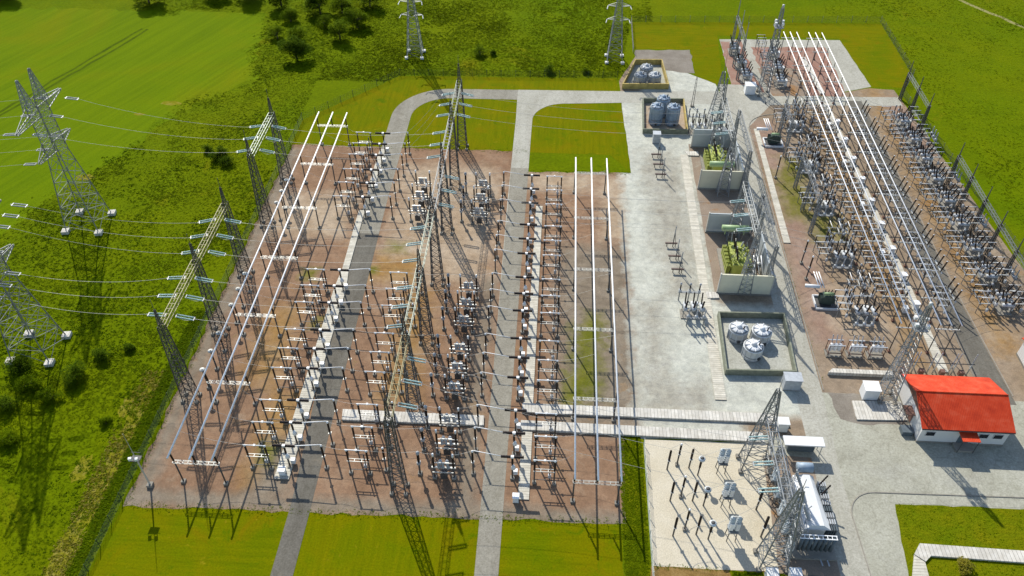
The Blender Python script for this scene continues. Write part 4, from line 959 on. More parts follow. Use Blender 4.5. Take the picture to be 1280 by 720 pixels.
for (y, l) in ((131, 'nearer'), (168, 'farther')):
    for j in range(3):
        KA.place((43.2, y-3+j*2.6, 0), 'surge arrester between %s transformer and road wall, %s from the near end' % (l, ORD[j]), 0, 'surge arresters at the transformers', .85)
        wire((39.2, y-2.4+j*2.4, 7.5), (TX-.4, {131: 130, 168: 164}[y]+(j-1)*4.5, 14.6), .3, 'dropper from gantry to %s transformer bushing, phase %s' % (l, ORD[j]), GW, .03, 5)
        wire((44.2, y-3+j*2.6, 11), (57.5, y-3+j*2.6+2, 6.5), .5, 'conductor over the road from the %s transformer, phase %s' % (l, ORD[j]), GW, .04, 8)
# tank pits
def pit(pts, h, mats, floor, label, inner):
    cx = sum(p[0] for p in pts)/4; cy = sum(p[1] for p in pts)/4
    t = thing('tank_pit', (cx, cy, 0), label, 'pit')
    L = [(p[0]-cx, p[1]-cy) for p in pts]
    MB().prism([(x*.97, y*.97) for x, y in L], 0, .08).build('pit_floor', floor, t)
    for i in range(4):
        a = Vector(L[i]); b = Vector(L[(i+1) % 4]); d = b-a
        MB().box(((a.x+b.x)/2, (a.y+b.y)/2, h/2), (d.length+(.3 if i % 2 == 0 else -.31), .3, h), math.atan2(d.y, d.x)).build('pit_wall', mats[i], t)
    return t
pit([(33.6, 101.2), (46.3, 101.6), (46.9, 116.6), (34.1, 116.2)], 1.5, ['pitwall']*4, 'concrete', 'low mossy walled pit holding three white tanks', None)
pit([(23.2, 182.2), (34.4, 182.6), (34.9, 198), (24, 197.6)], 1.5, ['pitwall', 'yellow', 'pitwall', 'pitwall'], 'sandpatch', 'grey walled pit with one yellow wall round blue tanks', None)
pit([(18.8, 204.8), (31.4, 205.4), (30.6, 219.4), (23.0, 219.0)], 1.7, ['yellow']*4, 'concrete', 'yellow walled pit round three short grey tanks', None)
def mk_tank(r, h, mat, n=24):
    def f():
        t = thing('tank', (0, 0, 0), '', 'tank')
        b = MB().lathe((0, 0, .15), (0, 0, h), [(0, r), (.03, r), (.9, r), (.93, r*1.06), (.97, r*1.06), (1, r*.93)], n).build('shell', mat, t)
        for k in range(10):
            a = k*math.pi/5; MB().box((math.cos(a)*r*1.03, math.sin(a)*r*1.03, h*.47), (.16, .12, h*.85), a).build('stiffener', mat, b)
        lid = MB().lathe((0, 0, h), (0, 0, h+.28), [(0, r*.9), (.5, r*.88), (1, r*.55)], n).build('lid', mat, t)
        for k in range(8):
            a = k*math.pi/4+.2; MB().box((math.cos(a)*r*.68, math.sin(a)*r*.68, h+.27), (r*.5, .16, .2), a).build('rib', mat, lid)
        MB().lathe((0, 0, h+.02), (0, 0, h+.16), [(0, r*.99), (1, r*.97)], n).build('rim_band', 'steel', lid)
        MB().lathe((0, 0, h*.3), (0, 0, h*.36), [(0, r*1.02), (1, r*1.02)], n).build('band', 'steel', b)
        MB().lathe((0, 0, h+.2), (0, 0, h+.9), [(0, r*.3), (.6, r*.28), (1, r*.12)], 12).build('manhole', mat, t)
        MB().bar((r*.4, -r*.3, h+.2), (r*.45, -r*.35, h+1.1), .14, 8).build('vent', 'steel_dark', t)
        MB().box((0, -r-.12, .8), (.5, .3, .5)).build('valve', 'steel_dark', t)
        return t
    return f
KW = Kind(mk_tank(1.8, 2.7, 'tankgrey')); KBL = Kind(mk_tank(1.65, 5.2, 'blue')); KG = Kind(mk_tank(1.7, 2.6, 'greygear'))
for i, (x, y, l) in enumerate(((37.0, 110.8, 'nearest the apron walk'), (41.3, 110.4, 'nearest the road'), (39.1, 106.3, 'at the near tip of the triangle'))):
    KW.place((x, y, 0), 'white round tank in the mossy pit, '+l, .3*i, 'white tanks in the near pit')
for i, (x, y, l) in enumerate(((26.6, 187.4, 'nearest the lawn'), (30.9, 187.3, 'nearest the yellow wall'), (28.6, 191.5, 'behind the other two'))):
    KBL.place((x, y, 0), 'tall blue-grey tank, '+l, .3*i, 'blue tanks in the grey pit')
for i, (x, y, l) in enumerate(((23.8, 208.4, 'near the meadow corner'), (27.8, 208.6, 'near the apron side'), (25.8, 213, 'behind the other two'))):
    KG.place((x, y, 0), 'short grey tank in the yellow pit, '+l, .3*i, 'grey tanks in the yellow pit')
# slim poles and low gear on the apron
def pole(x, y, h, label):
    t = thing('pole', (x, y, 0), label, 'pole')
    MB().bar((-.3, 0, 0), (-.12, 0, h), .09, 6, .06).bar((.3, 0, 0), (.12, 0, h), .09, 6, .06).build('shaft', 'steel_dark', t)
    m = MB(); [m.bar((-.28+.17*k/8, 0, h*k/8+.3), (.28-.17*k/8, 0, h*k/8+.3), .04) for k in range(8)]; m.build('rungs', 'steel_dark', t)
    MB().box((0, 0, .2), (1, .7, .4)).build('footing', 'plinth', t)
pole(37.2, 196.5, 8.8, 'slim twin-rod pole by the white road near the blue tanks')
def mk_apron_gear():
    t = thing('earthing_switch', (0, 0, 0), '', 'switch')
    MB().box((0, 0, 1.0), (2.6, .35, .3)).build('crossbar', 'brownsteel', t)
    for s in (-1, 1): MB().bar((s*.9, 0, 0), (s*.9, 0, 1), .09).build('leg', 'steel_dark', t)
    MB().tube((.4, 0, 0), (.4, 0, 3.2), .1, 8).build('post', 'steel_dark', t)
    MB().ribs((.4, 0, 3.2), (.5, .1, 5.6), .14, 8).build('insulator', 'greyins', t)
    MB().bar((.9, 0, 1), (.45, .05, 4.2), .05).build('operating_rod', 'steel_dark', t)
    return t
KE = Kind(mk_apron_gear)
for i in range(3):
    KE.place((26.6+i*.3, 137.4-4.2*i, 0), 'low brown-barred switch on the apron by the nearer transformer, %s from the far end' % ORD[i], 0, 'low switches on the apron')
    KE.place((25.8+i*.2, 171.5-4.2*i, 0), 'low brown-barred switch on the apron below the blue pit, %s from the far end' % ORD[i], 0, 'low switches on the apron')
def mk_deadtank():
    """three-pole dead tank breaker: frame, three horizontal tanks, six bushings"""
    t = thing('circuit_breaker', (0, 0, 0), '', 'circuit breaker')
    fr = MB()
    for sx in (-1, 1):
        for sy in (-1, 1): fr.bar((sx*.9, sy*1.9, 0), (sx*.9, sy*1.9, 1.8), .08)
    for sx in (-1, 1): fr.bar((sx*.9, -2.1, 1.8), (sx*.9, 2.1, 1.8), .08)
    for sy in (-1, 1): fr.bar((-.9, sy*1.9, 1.8), (.9, sy*1.9, 1.8), .08)
    fr.build('frame', 'steel', t)
    for yy in (-1.6, 0, 1.6):
        k = MB().lathe((-1.1, yy, 2.2), (1.1, yy, 2.2), [(0, .2), (.03, .4), (.97, .4), (1, .2)], 10).build('tank', 'greygear', t)
        for s in (-1, 1): MB().ribs((s*.6, yy, 2.5), (s*1.25, yy, 4.9), .19, 8).build('bushing', 'brown', k)
    MB().box((1.5, -.4, 1.1), (.7, 1.4, 1.7)).build('control_cabinet', 'cabinet', t)
    MB().box((0, 0, .12), (2.6, 4.6, .24)).build('plinth', 'plinth', t)
    return t
KDT = Kind(mk_deadtank)
def mk_3iso():
    t = thing('disconnector', (0, 0, 0), '', 'disconnector')
    fr = MB()
    for sx in (-1, 1):
        for sy in (-1, 1): fr.bar((sx*.9, sy*1.8, 0), (sx*.9, sy*1.8, 2.6), .09)
        fr.bar((sx*.9, -2.3, 2.6), (sx*.9, 2.3, 2.6), .1)
    fr.build('frame', 'steel', t)
    for yy in (-1.9, 0, 1.9):
        MB().box((0, yy, 2.72), (2.5, .2, .14)).build('pole_base', 'steel_pale', t)
        for s in (-1, 1): MB().ribs((s*1.05, yy, 2.8), (s*1.05, yy, 4.2), .13, 6).build('insulator', 'brown', t)
        MB().tube((-1.25, yy, 4.3), (1.25, yy, 4.3), .06, 6).build('contact_arm', 'alu', t)
    MB().box((.9, -2.0, 1.1), (.4, .4, .7)).build('drive_box', 'greygear', t)
    return t
def mk_3ct():
    t = thing('current_transformer', (0, 0, 0), '', 'current transformer')
    fr = MB()
    for yy in (-1.9, 0, 1.9): fr.bar((0, yy, 0), (0, yy, 2.3), .12, 6)
    fr.box((0, 0, 2.34), (.5, 4.4, .14)); fr.build('frame', 'steel', t)
    for yy in (-1.9, 0, 1.9):
        c = MB().box((0, yy, 2.7), (.5, .5, .6)).build('base_tank', 'greygear', t)
        MB().ribs((0, yy, 3.0), (0, yy, 4.3), .16, 6).build('insulator', 'brown', c)
        MB().lathe((0, yy, 4.3), (0, yy, 4.85), [(0, .14), (.25, .22), (.7, .22), (1, .1)], 8).build('head', 'greyins', c)
    return t
def mk_vpost():
    t = thing('busbar_support', (0, 0, 0), '', 'busbar support')
    fr = MB()
    for yy in (-2.1, 2.1): fr.bar((0, yy, 0), (0, yy, 3.0), .12, 6)
    fr.box((0, 0, 3.05), (.25, 4.8, .2)); fr.build('frame', 'steel_pale', t)
    for yy in (-1.9, 0, 1.9):
        i_ = MB().ribs((-.2, yy, 3.2), (.25, yy, 5.9), .2, 8).build('insulator', 'brown', t)
        MB().lathe((.25, yy, 5.9), (.25, yy, 6.15), [(0, .12), (.5, .18), (1, .05)]).build('cap', 'white', i_)
    return t
def mk_vt():
    t = thing('voltage_transformer', (0, 0, 0), '', 'voltage transformer')
    fr = MB()
    for yy in (-1.6, 1.6): fr.bar((0, yy, 0), (0, yy, 2.2), .11, 6)
    fr.box((0, 0, 2.25), (.6, 3.9, .14)); fr.build('frame', 'steel', t)
    for yy in (-1.5, 0, 1.5):
        c = MB().lathe((0, yy, 2.32), (0, yy, 3.0), [(0, .3), (.8, .34), (1, .2)], 10).build('tank', 'greygear', t)
        MB().ribs((0, yy, 3.0), (0, yy, 4.6), .15, 7).build('insulator', 'greyins', c)
    return t
KI3, KC3, KV3, KVT = (Kind(f) for f in (mk_3iso, mk_3ct, mk_vpost, mk_vt))
# light gear groups on the apron and beyond the pits
KDT.place((29.0, 116.6, 0), 'pale three-pole breaker standing on the bare apron by the white tank pit', R(90), 'three-pole breakers')
KC3.place((28.6, 120.6, 0), 'current transformer group behind the apron breaker', R(90), 'three-phase current transformers')
KVT.place((29.2, 113.4, 0), 'voltage transformer group in front of the apron breaker', R(90), 'voltage transformer groups')
KDT.place((37.2, 183.5, 0), 'three-pole breaker between blue tank pit and fire wall', R(90), 'three-pole breakers')
KC3.place((37.0, 187.4, 0), 'current transformer group beside the yellow-walled side of the blue pit', R(90), 'three-phase current transformers')
KDT.place((42.4, 181.5, 0), 'three-pole breaker under the gantry behind the far fire wall', R(90), 'three-pole breakers')
KC3.place((42.6, 185.4, 0), 'current transformer group behind the breaker under the far gantry', R(90), 'three-phase current transformers')
tg2 = thing('gantry', (41.8, 187, 0), 'lone lattice tower behind the farthest fire wall', 'gantry')
lattice(MB(), 1.9, .3, 15.5, 11, .1, .05).build('column', 'steel', tg2); MB().bar((0, 0, 15.5), (0, 0, 21), .07, 6, .03).build('lightning_rod', 'steel', tg2)
# ================================================================== SMALLER SWITCHYARD
TB = ((65.0, 66.85, 68.7), (72.1, 74.0, 75.85))
side = ('farther from the road', 'nearer the far-right road')
for s_, xs in enumerate(TB):
    for j, x in enumerate(xs):
        bus(x, 108.2, 225.4, 8.22, 'white busbar tube of the %s set in the smaller yard, %s of three' % (('inner', 'outer')[s_], ORD[j]), 'tubes of the twin busbars', .12)
def mk_sframe():
    t = thing('busbar_support', (0, 0, 0), '', 'busbar support')
    for s in (-1, 1):
        c = MB().tube((s*1.5, 0, 0), (s*1.5, 0, 6.5), .1, 8).build('column', 'steel_dark', t); MB().box((s*1.5, 0, .2), (.5, .5, .4)).build('plinth', 'redoxide', c)
    MB().box((0, 0, 6.58), (4.4, .18, .2)).build('crossbeam', 'steel_pale', t)
    for x in (-1.86, 0, 1.86): MB().ribs((x, 0, 6.7), (x, 0, 8.1), .12, 6).build('insulator', 'brown', t)
    return t
KSF = Kind(mk_sframe)
for s_, x in enumerate((66.85, 74.0)):
    for k in range(15):
        KSF.place((x, 108.8+8.3*k, 0), 'slim frame under the %s tubes of the twin busbars, %s from the red roof' % (('inner', 'outer')[s_], ORD[k]), 0, 'slim frames of the twin busbars')
NB = 9
for k in range(NB):
    y = 122.2+8.5*k; n = ORD[k]
    w = '%s bay from the red-roofed building' % n
    KV3.place((80.4, y, 0), 'three dark road-edge posts on one frame, '+w, 0, 'post groups along the outer road')
    KI3.place((86.4+jit(.2), y, 0), 'three-pole disconnector just past the outer road, '+w, 0, 'three-pole disconnectors')
    KC3.place((88.6+jit(.2), y, 0), 'current transformer group beyond the outer road, '+w, 0, 'three-phase current transformers')
    KDT.place((90.9+jit(.2), y, 0), 'three-pole breaker in the outer row, '+w, 0, 'three-pole breakers')
    KI3.place((93.2+jit(.2), y+.3, 0), 'three-pole disconnector next to the outer gantries, '+w, 0, 'three-pole disconnectors')
    if k % 2: KVT.place((95.4, y-.6, 0), 'voltage transformer group at the yard edge, '+w, 0, 'voltage transformer groups')
    KI3.place((77.8+jit(.1), y-1.0, 0), 'three-pole disconnector between outer tubes and road, '+w, 0, 'three-pole disconnectors')
    KI3.place((66.9, y+2.6, 0), 'three-pole disconnector under the inner tube set, '+w, 0, 'three-pole disconnectors')
    KC3.place((63.9, y+4.4, 0), 'current transformer group beside the inner tubes, '+w, 0, 'three-phase current transformers')
    KI3.place((70.6, y+1.5, 0), 'three-pole disconnector between the two tube sets, '+w, 0, 'three-pole disconnectors')
    for j, yy in enumerate((-1.9, 0, 1.9)):
        wire((80.65, y+yy, 6.15), (86.4, y+yy, 4.4), .3, 'conductor over the outer road, phase %s, %s bay' % (ORD[j], n), GW, .04, 6)
        wire((75.9, y+yy, 8.2), (80.65, y+yy, 6.15), .2, 'conductor from outer tube to road-edge posts, phase %s, %s bay' % (ORD[j], n), GW, .03, 5)
bk = [(117.5, 62.6), (134.2, 62.4), (151.7, 62.5), (168, 62.6), (186, 62.6)]
for k, (y, x) in enumerate(bk):
    n = ORD[k]; w = '%s group from the capacitor sets' % n
    KDT.place((x, y, 0), 'three-pole breaker on the brown gravel by the inner tubes, '+w, R(90), 'three-pole breakers')
    KC3.place((x+.2, y+4.0, 0), 'current transformer group by the inner tubes, '+w, R(90), 'three-phase current transformers')
    KI3.place((x-4.4, y+1.5, 0), 'three-pole disconnector in the inner row near the road, '+w, 0, 'three-pole disconnectors')
    KVT.place((x-1.4, y-4.2, 0), 'voltage transformer group in the inner row, '+w, R(90), 'voltage transformer groups')
    KI3.place((x+.4, y+7.6, 0), 'three-pole disconnector behind the inner breakers, '+w, R(90), 'three-pole disconnectors')
    KC3.place((x-2.6, y+3.2, 0), 'current transformer group in the inner row near the road, '+w, 0, 'three-phase current transformers')
for k, (x, y) in enumerate(((52.4, 228), (53.0, 219.5), (53.4, 212))):
    KDT.place((x, y, 0), 'three-pole breaker in the rear corner under the leaning gantry, %s from the back' % ORD[k], 0, 'three-pole breakers')
for k, (x, y) in enumerate(((63.6, 226), (63.2, 217), (62.6, 209.5))):
    KDT.place((x, y, 0), 'three-pole breaker on red gravel behind the tall mast, %s from the back' % ORD[k], 0, 'three-pole breakers')
    KI3.place((x-3.2, y+3.4, 0), 'three-pole disconnector on red gravel behind the tall mast, %s from the back' % ORD[k], 0, 'three-pole disconnectors')
# portal gantries of the smaller yard
def small_gantry(x, ys, h, beams, label, mat='steel_dark', rod=3.5, w=.32):
    t = thing('gantry', (x, ys[0], 0), label, 'gantry')
    for y in ys:
        c = lattice(MB(), w, w*.7, h, 8, .08, .045, cy=y-ys[0]).build('column', mat, t); MB().bar((0, y-ys[0], h), (0, y-ys[0], h+rod), .16, 5, .09).build('lightning_rod', mat, c)
    for a, b in zip(ys[:-1], ys[1:]):
        if beams(a): truss(MB(), (0, a-ys[0], h), (0, b-ys[0], h), .7, .6, 7, .05, .035).build('beam', 'steel', t)
    return t
small_gantry(94.2, [122+8.5*k for k in range(6)], 8.0, lambda a: True, 'row of slim lattice columns with ladder beams along the meadow edge, near stretch')
small_gantry(94.2, [186.5, 195, 203.5], 8.0, lambda a: True, 'slim three-column gantry at the far corner of the meadow edge')
small_gantry(51.4, [211.8, 219.3, 226.6], 12, lambda a: True, 'slim lattice gantry over the rear corner breakers', 'steel', 5)
small_gantry(57.6, [143.5, 152, 160.5], 9.5, lambda a: True, 'lattice gantry over the inner row beside the road', 'steel')
small_gantry(57.6, [174, 182.5], 9.5, lambda a: True, 'short lattice gantry behind the farther small transformer', 'steel')
# tall masts
def mast(x, y, h, label, head):
    t = thing('lightning_mast', (x, y, 0), label, 'mast', 'lattice masts of the smaller yard')
    lattice(MB(), 1.35, .55, h*.8, 13, .1, .05).build('lower_mast', 'steel', t)
    lattice(MB(), .5, .3, h*.2, 4, .09, .05, z0=h*.8).build('upper_mast', 'steel', t)
    p = MB().box((0, 0, h*.8), (2.2, 2.2, .12)); [p.bar((a*1.1, b*1.1, h*.8), (a*1.1, b*1.1, h*.8+1.1), .04) for a in (-1, 1) for b in (-1, 1)]
    for zz in (.6, 1.1): [p.bar((a*1.1, b*1.1, h*.8+zz), (a2*1.1, b2*1.1, h*.8+zz), .035) for (a, b), (a2, b2) in (((-1, -1), (1, -1)), ((1, -1), (1, 1)), ((1, 1), (-1, 1)), ((-1, 1), (-1, -1)))]
    p.build('platform', 'steel', t)
    for a in range(4): MB().box((math.cos(a*1.57+.6)*1.25, math.sin(a*1.57+.6)*1.25, h*.8+1.2), (.55, .45, .55), a*1.57).build('floodlight', 'white', t)
    if head: MB().tube((0, 0, h), (0, 0, h+1), .3, 8).build('mast_head', 'steel_pale', t)
    for a in (-1, 1):
        for b in (-1, 1): MB().box((a*1.35, b*1.35, .25), (.7, .7, .5)).build('footing', 'plinth', t)
    return t
mast(61.5, 97.2, 23, 'tall lattice floodlight mast beside the red-roofed building', True)
mast(57.3, 204.2, 24.5, 'tall lattice floodlight mast at the far curved road', True)
# small green transformers in white kerbed pits
def small_tr(x, y, label):
    t = thing('small_transformer', (x, y, 0), label, 'transformer', 'dark green auxiliary transformers')
    k = MB(); 
    for (cx, cy, dx, dy) in ((0, -1.9, 4.6, .25), (0, 1.9, 4.6, .25), (-2.2, 0, .25, 3.5), (2.2, 0, .25, 3.5)): k.box((cx, cy, .25), (dx, dy, .5))
    k.build('kerb', 'white', t)
    MB().box((0, 0, 1.5), (1.9, 1.6, 2.0)).build('tank', 'darkgreen', t)
    for s in (-1, 1):
        m = MB(); [m.box((s*1.25, -.7+j*.28, 1.5), (.6, .08, 1.6)) for j in range(6)]; m.build('radiator', 'darkgreen', t)
    for j in (-.5, 0, .5): MB().ribs((j, .2, 2.5), (j*1.3, .3, 3.5), .13, 5).build('bushing', 'brown', t)
    MB().tube((-.9, -.4, 3.0), (.9, -.4, 3.0), .32, 10).build('conservator', 'green', t)
    MB().box((0, 0, .08), (4.1, 3.5, .1)).build('pit_floor', 'steel_dark', t)
    MB().tube((-1.6, 1.4, 3.2), (-4.4, 1.6, 3.2), .4, 8).build('duct', 'white', t)
    for j in range(3): MB().tube((-1.6+j*.5, 1.3, 3.0), (-2.4+j*.5, 4.6, 4.4), .1, 6).build('riser', 'alu', t)
small_tr(55.8, 179.6, 'dark green auxiliary transformer in a white kerb by the far road curve')
small_tr(56.2, 121.4, 'dark green auxiliary transformer in a white kerb behind the capacitor sets')
for k, y in enumerate((128.5, 133.5, 164.5)):
    KP.place((53.8, y, 0), 'lone dark post at the inner yard kerb, %s from the capacitor sets' % ORD[k], 0, 'lone posts at the inner kerb')
# capacitor / reactor sets
def mk_cap():
    t = thing('capacitor_set', (0, 0, 0), '', 'capacitor set')
    fr = MB()
    for sx in (-1, 1):
        for sy in (-1, 1): fr.bar((sx*1.3, sy*.8, 0), (sx*1.3, sy*.8, 3.0), .08)
        fr.bar((sx*1.3, -.8, 1.0), (sx*1.3, .8, 1.0), .07); fr.bar((sx*1.3, -.8, 3.0), (sx*1.3, .8, 3.0), .07)
    for sy in (-1, 1): fr.bar((-1.3, sy*.8, 1.0), (1.3, sy*.8, 1.0), .07); fr.bar((-1.3, sy*.8, 3.0), (1.3, sy*.8, 3.0), .07)
    fr.build('frame', 'redoxide', t)
    for x in (-.7, .1, .9):
        MB().lathe((x-.1, 0, 1.1), (x-.1, 0, 2.8), [(0, .3), (.1, .38), (.9, .38), (1, .25)], 10).build('can', 'white', t)
        MB().ribs((x-.1, .3, 2.8), (x+.1, 1.2, 4.0), .13, 6).build('bushing', 'greyins', t)
    MB().box((0, -.75, 3.08), (2.9, .2, .1)).box((0, .75, 3.08), (2.9, .2, .1)).build('top_rail', 'greygear', t)
    MB().box((0, 0, .12), (3, 2, .24)).build('plinth', 'plinth', t)
    return t
KCAP = Kind(mk_cap)
for i, x in enumerate((54.6, 58.5, 62.3)):
    KCAP.place((x, 107.6, 0), 'white capacitor set in a rusty frame behind the low wall, %s from the road' % ORD[i], 0, 'capacitor sets')
t = slab([(52.4, 102.2), (53.4, 103.2), (64.2, 103.2), (64.2, 102.2)], .8, 'slabx', 'long low pale wall in front of the capacitor sets', 'wall', 'low_wall')
# pale A-frame posts at the near end of the twin busbars
def mk_endpost():
    t = thing('line_trap', (0, 0, 0), '', 'line support')
    for s in (-1, 1):
        MB().tube((s*1.4, 0, 0), (s*1.4, 0, 3.0), .12, 8).build('column', 'steel_pale', t)
        MB().ribs((s*1.4, 0, 3.0), (s*1.4+.25, .3, 5.4), .13, 7).build('insulator', 'greyins', t)
    MB().tube((-1.9, 0, 3.0), (1.9, 0, 3.0), .09, 6).build('crossbeam', 'steel_dark', t)
    MB().box((0, -.4, .9), (.8, .8, 1.1)).build('drive_box', 'redoxide', t)
    return t
KEP = Kind(mk_endpost)
for i, x in enumerate((66.0, 69.4, 73.2, 76.6)):
    KEP.place((x, 103.6, 0), 'pale twin post at the near end of the twin busbars, %s from the tall mast' % ORD[i], 0, 'end posts of the twin busbars')
# ================================================================== SAND YARD
def mk_finned():
    t = thing('voltage_transformer', (0, 0, 0), '', 'voltage transformer')
    for sx in (-1, 1):
        for sy in (-1, 1): MB().bar((sx*.6, sy*.6, 0), (sx*.5, sy*.5, 2.2), .07).build('leg', 'steel_dark', t)
    MB().box((0, 0, 2.25), (1.4, 1.4, .12)).build('platform', 'steel', t)
    for sx in (-1, 1): MB().ribs((sx*.38, 0, 2.35), (sx*.42, 0, 5.3), .42, 6, 9, .36).build('insulator', 'finglass', t)
    MB().box((0, 0, 5.34), (1.2, .12, .12)).build('top_bar', 'steel_pale', t)
    for sx in (-1, 1): MB().box((sx*.42, -.45, 3.4), (.5, .1, 1.6)).build('side_plate', 'white', t)
    return t
def mk_roundhead():
    t = thing('current_transformer', (0, 0, 0), '', 'current transformer')
    MB().tube((0, 0, 0), (0, 0, 2.2), .12).build('column', 'steel_dark', t)
    MB().ribs((0, 0, 2.2), (0, 0, 4.3), .2, 8).build('insulator', 'brown', t)
    MB().lathe((0, 0, 4.3), (0, 0, 4.9), [(0, .25), (.25, .56), (.7, .56), (1, .3)], 14).build('head', 'finglass', t)
    MB().lathe((0, 0, 4.88), (0, 0, 5.0), [(0, .34), (1, .2)], 12).build('cap', 'steel_dark', t)
    return t
def mk_slim():
    t = thing('surge_arrester', (0, 0, 0), '', 'surge arrester')
    MB().tube((0, 0, 0), (0, 0, 2.5), .13, 8).build('column', 'steel_dark', t)
    MB().box((0, 0, 2.55), (.5, .5, .1)).build('flange', 'steel_pale', t)
    MB().ribs((0, 0, 2.6), (0, 0, 5.3), .21, 9).build('insulator', 'brown', t)
    return t
KFN, KRH, KSL = Kind(mk_finned), Kind(mk_roundhead), Kind(mk_slim)
rown = ('far row', 'middle row', 'near row')
for j, (a, b, c, d, e) in enumerate((((833.7, 586.7), (846, 581), (861, 585), (872, 594), (900, 588)), ((837.5, 626), (850.7, 621), (865.5, 626), (879, 632), (905.5, 630)), ((841, 670), (855.5, 662), (870, 668), (885, 674), (912.5, 672)))):
    KSL.place(at(*a), 'slim dark post on beige sand, %s, nearest the green verge' % rown[j], 0, 'slim posts on the sand yard')
    KP.place(at(*b), 'stout dark post insulator on beige sand, %s' % rown[j], 0, 'stout posts on the sand yard', .92)
    KSL.place(at(*c), 'slim dark post on beige sand, %s, beside the round-headed transformer' % rown[j], 0, 'slim posts on the sand yard')
    KRH.place(at(*d), 'grey round-headed current transformer on beige sand, '+rown[j], 0, 'round-headed transformers')
    KFN.place(at(*e), 'grey finned voltage transformer on four legs on beige sand, '+rown[j], 0, 'finned transformers', 1.12)
for j, (px, py) in enumerate(((945, 637), (951, 671))):
    KSL.place(at(px, py), 'dark leaning post by the white transformer, %s from the big lattice tower' % ORD[j], 0, 'posts at the white transformer', 1.1)
for j, pts_ in enumerate((((840, 560), (854, 552), (867, 559), (879, 569), (905, 560)), ((843, 601), (858, 592), (872, 600), (883, 612), (911, 602)), ((847, 644), (863, 635), (878, 641), (889, 656), (919, 645)))):
    zz = (5.3, 5.6, 5.3, 4.9, 5.6); P5 = [at(x_, y_, z_) for (x_, y_), z_ in zip(pts_, zz)]
    for q in range(4): wire(P5[q], P5[q+1], .25, 'thin lead between sand yard posts, %s, span %s from the green verge' % (rown[j], nameb[q]), GW, .045, 5)
    wire(P5[4], (35.6, 77-4.2*j, 13), .8, 'lead rising from finned transformer to the big gantry beam, %s' % rown[j], GW, .045, 7)
# big towers and beam
bt = thing('gantry', (35.6, 81.4, 0), 'tall grey lattice gantry over the sand yard edge and white transformer', 'gantry')
for dy, b in ((0, 2.3), (-17.4, 2.1)):
    c = lattice(MB(), b, .25, 19.5, 9, .13, .06, cy=dy, d0=1.5, d1=.25).build('column', 'steel', bt)
    MB().bar((0, dy, 19.5), (0, dy, 22), .07, 6, .03).build('lightning_rod', 'steel', c)
    for sx in (-1, 1):
        for sy in (-1, 1): MB().box((sx*b, dy+sy*1.5, .25), (.7, .7, .5)).build('footing', 'plinth', c)
truss(MB(), (0, -.5, 13.5), (0, -17, 13.5), 1.3, 1.2, 12, .1, .06).build('beam', 'steel', bt)
truss(MB(), (2.6, -2, 8), (2.6, -16.5, 8), .8, .8, 12, .08, .05).build('beam', 'steel', bt)
for k in range(4): lattice(MB(), .35, .35, 8, 8, .07, .045, cx=2.6, cy=-2-k*4.8).build('post', 'steel', bt)
# white transformer
wt = thing('transformer', (42.0, 71.8, 0), 'large white-topped transformer with slate radiators beside the near road', 'transformer')
MB().box((0, 0, .2), (7, 14.4, .4)).build('foundation', 'plinth', wt)
MB().box((0, .5, 2.2), (3.2, 9.5, 3.6)).build('tank', 'white', wt)
MB().add([(-1.6, -4.4, 4.02), (2.3, -4.4, 4.02), (1.5, 5.2, 4.02), (-.9, 5.2, 4.02), (-.5, -4.1, 4.75), (1.2, -4.1, 4.75), (.8, 5.0, 4.75), (-.2, 5.0, 4.75)], [(4, 5, 6, 7), (0, 1, 5, 4), (1, 2, 6, 5), (2, 3, 7, 6), (3, 0, 4, 7)]).build('cover', 'white', wt)
for j in range(8):
    m = MB(); [m.box((2.4+.35*k, -3.6+j*1.12, 2.2), (.16, .85, 2.6)) for k in range(4)]; m.build('radiator', 'greygear' if j % 3 else 'slate', wt)
for j in range(8): MB().tube((-2.3+j*.68, -6.1, 1.2), (-2.3+j*.68, -6.1, 4.2), .3, 10).build('cooler', 'slate', wt)
m = MB().box((0.08, -6.1, 4.3), (5.6, .12, .12)); m.box((.08, -5.5, 4.3), (5.6, .12, .12)); [m.box((-2.65+j*.68, -5.8, 4.3), (.1, .6, .1)) for j in range(9)]; m.build('cooler_frame', 'white', wt)
for sx in (-.2, .8): MB().bar((1.2+sx, -6.5, .2), (1.4+sx, -8.2, .3), .12).build('pipe', 'greygear', wt)
MB().lathe((-1.0, 6.2, 4.9), (1.6, 6.2, 4.9), [(0, .2), (.04, .8), (.96, .8), (1, .2)], 14).build('conservator', 'blue', wt)
for j, yy in enumerate((-3, 0, 3)):
    b = MB().ribs((-.7, yy, 4.2), (-2.2, yy+.2, 7.6), .26, 10).build('bushing', 'greyins', wt); MB().bar((-2.2, yy+.2, 7.6), (-2.35, yy+.2, 8.3), .1, 6).build('terminal', 'steel_pale', b)
for yy in (3.6, 1.8): MB().ribs((2.2, yy, 4.0), (3.4, yy+.8, 5.6), .18, 6).build('side_bushing', 'brown', wt)
MB().box((-2.2, 2, 1.6), (.9, 1.4, 2.0)).build('control_cabinet', 'cabinet', wt)
rr = random.Random(3); pm = MB()
for j in range(60):
    a = Vector((rr.uniform(-3.4, -.6), rr.uniform(-5.2, 5.4), rr.uniform(1, 4.6))); pm.bar(a, a+Vector((rr.uniform(-.9, .9), rr.uniform(-1.6, 1.6), rr.uniform(.2, 2.0))), .07, 5)
pm.build('pipework', 'greygear', wt)
for j in range(3):
    wire((39.6, 72+(j-1)*3+.2, 8.3), (36.2, 72+(j-1)*4, 13), .3, 'dropper to the white transformer bushing, %s from the near end' % ORD[j], GW, .03, 5)
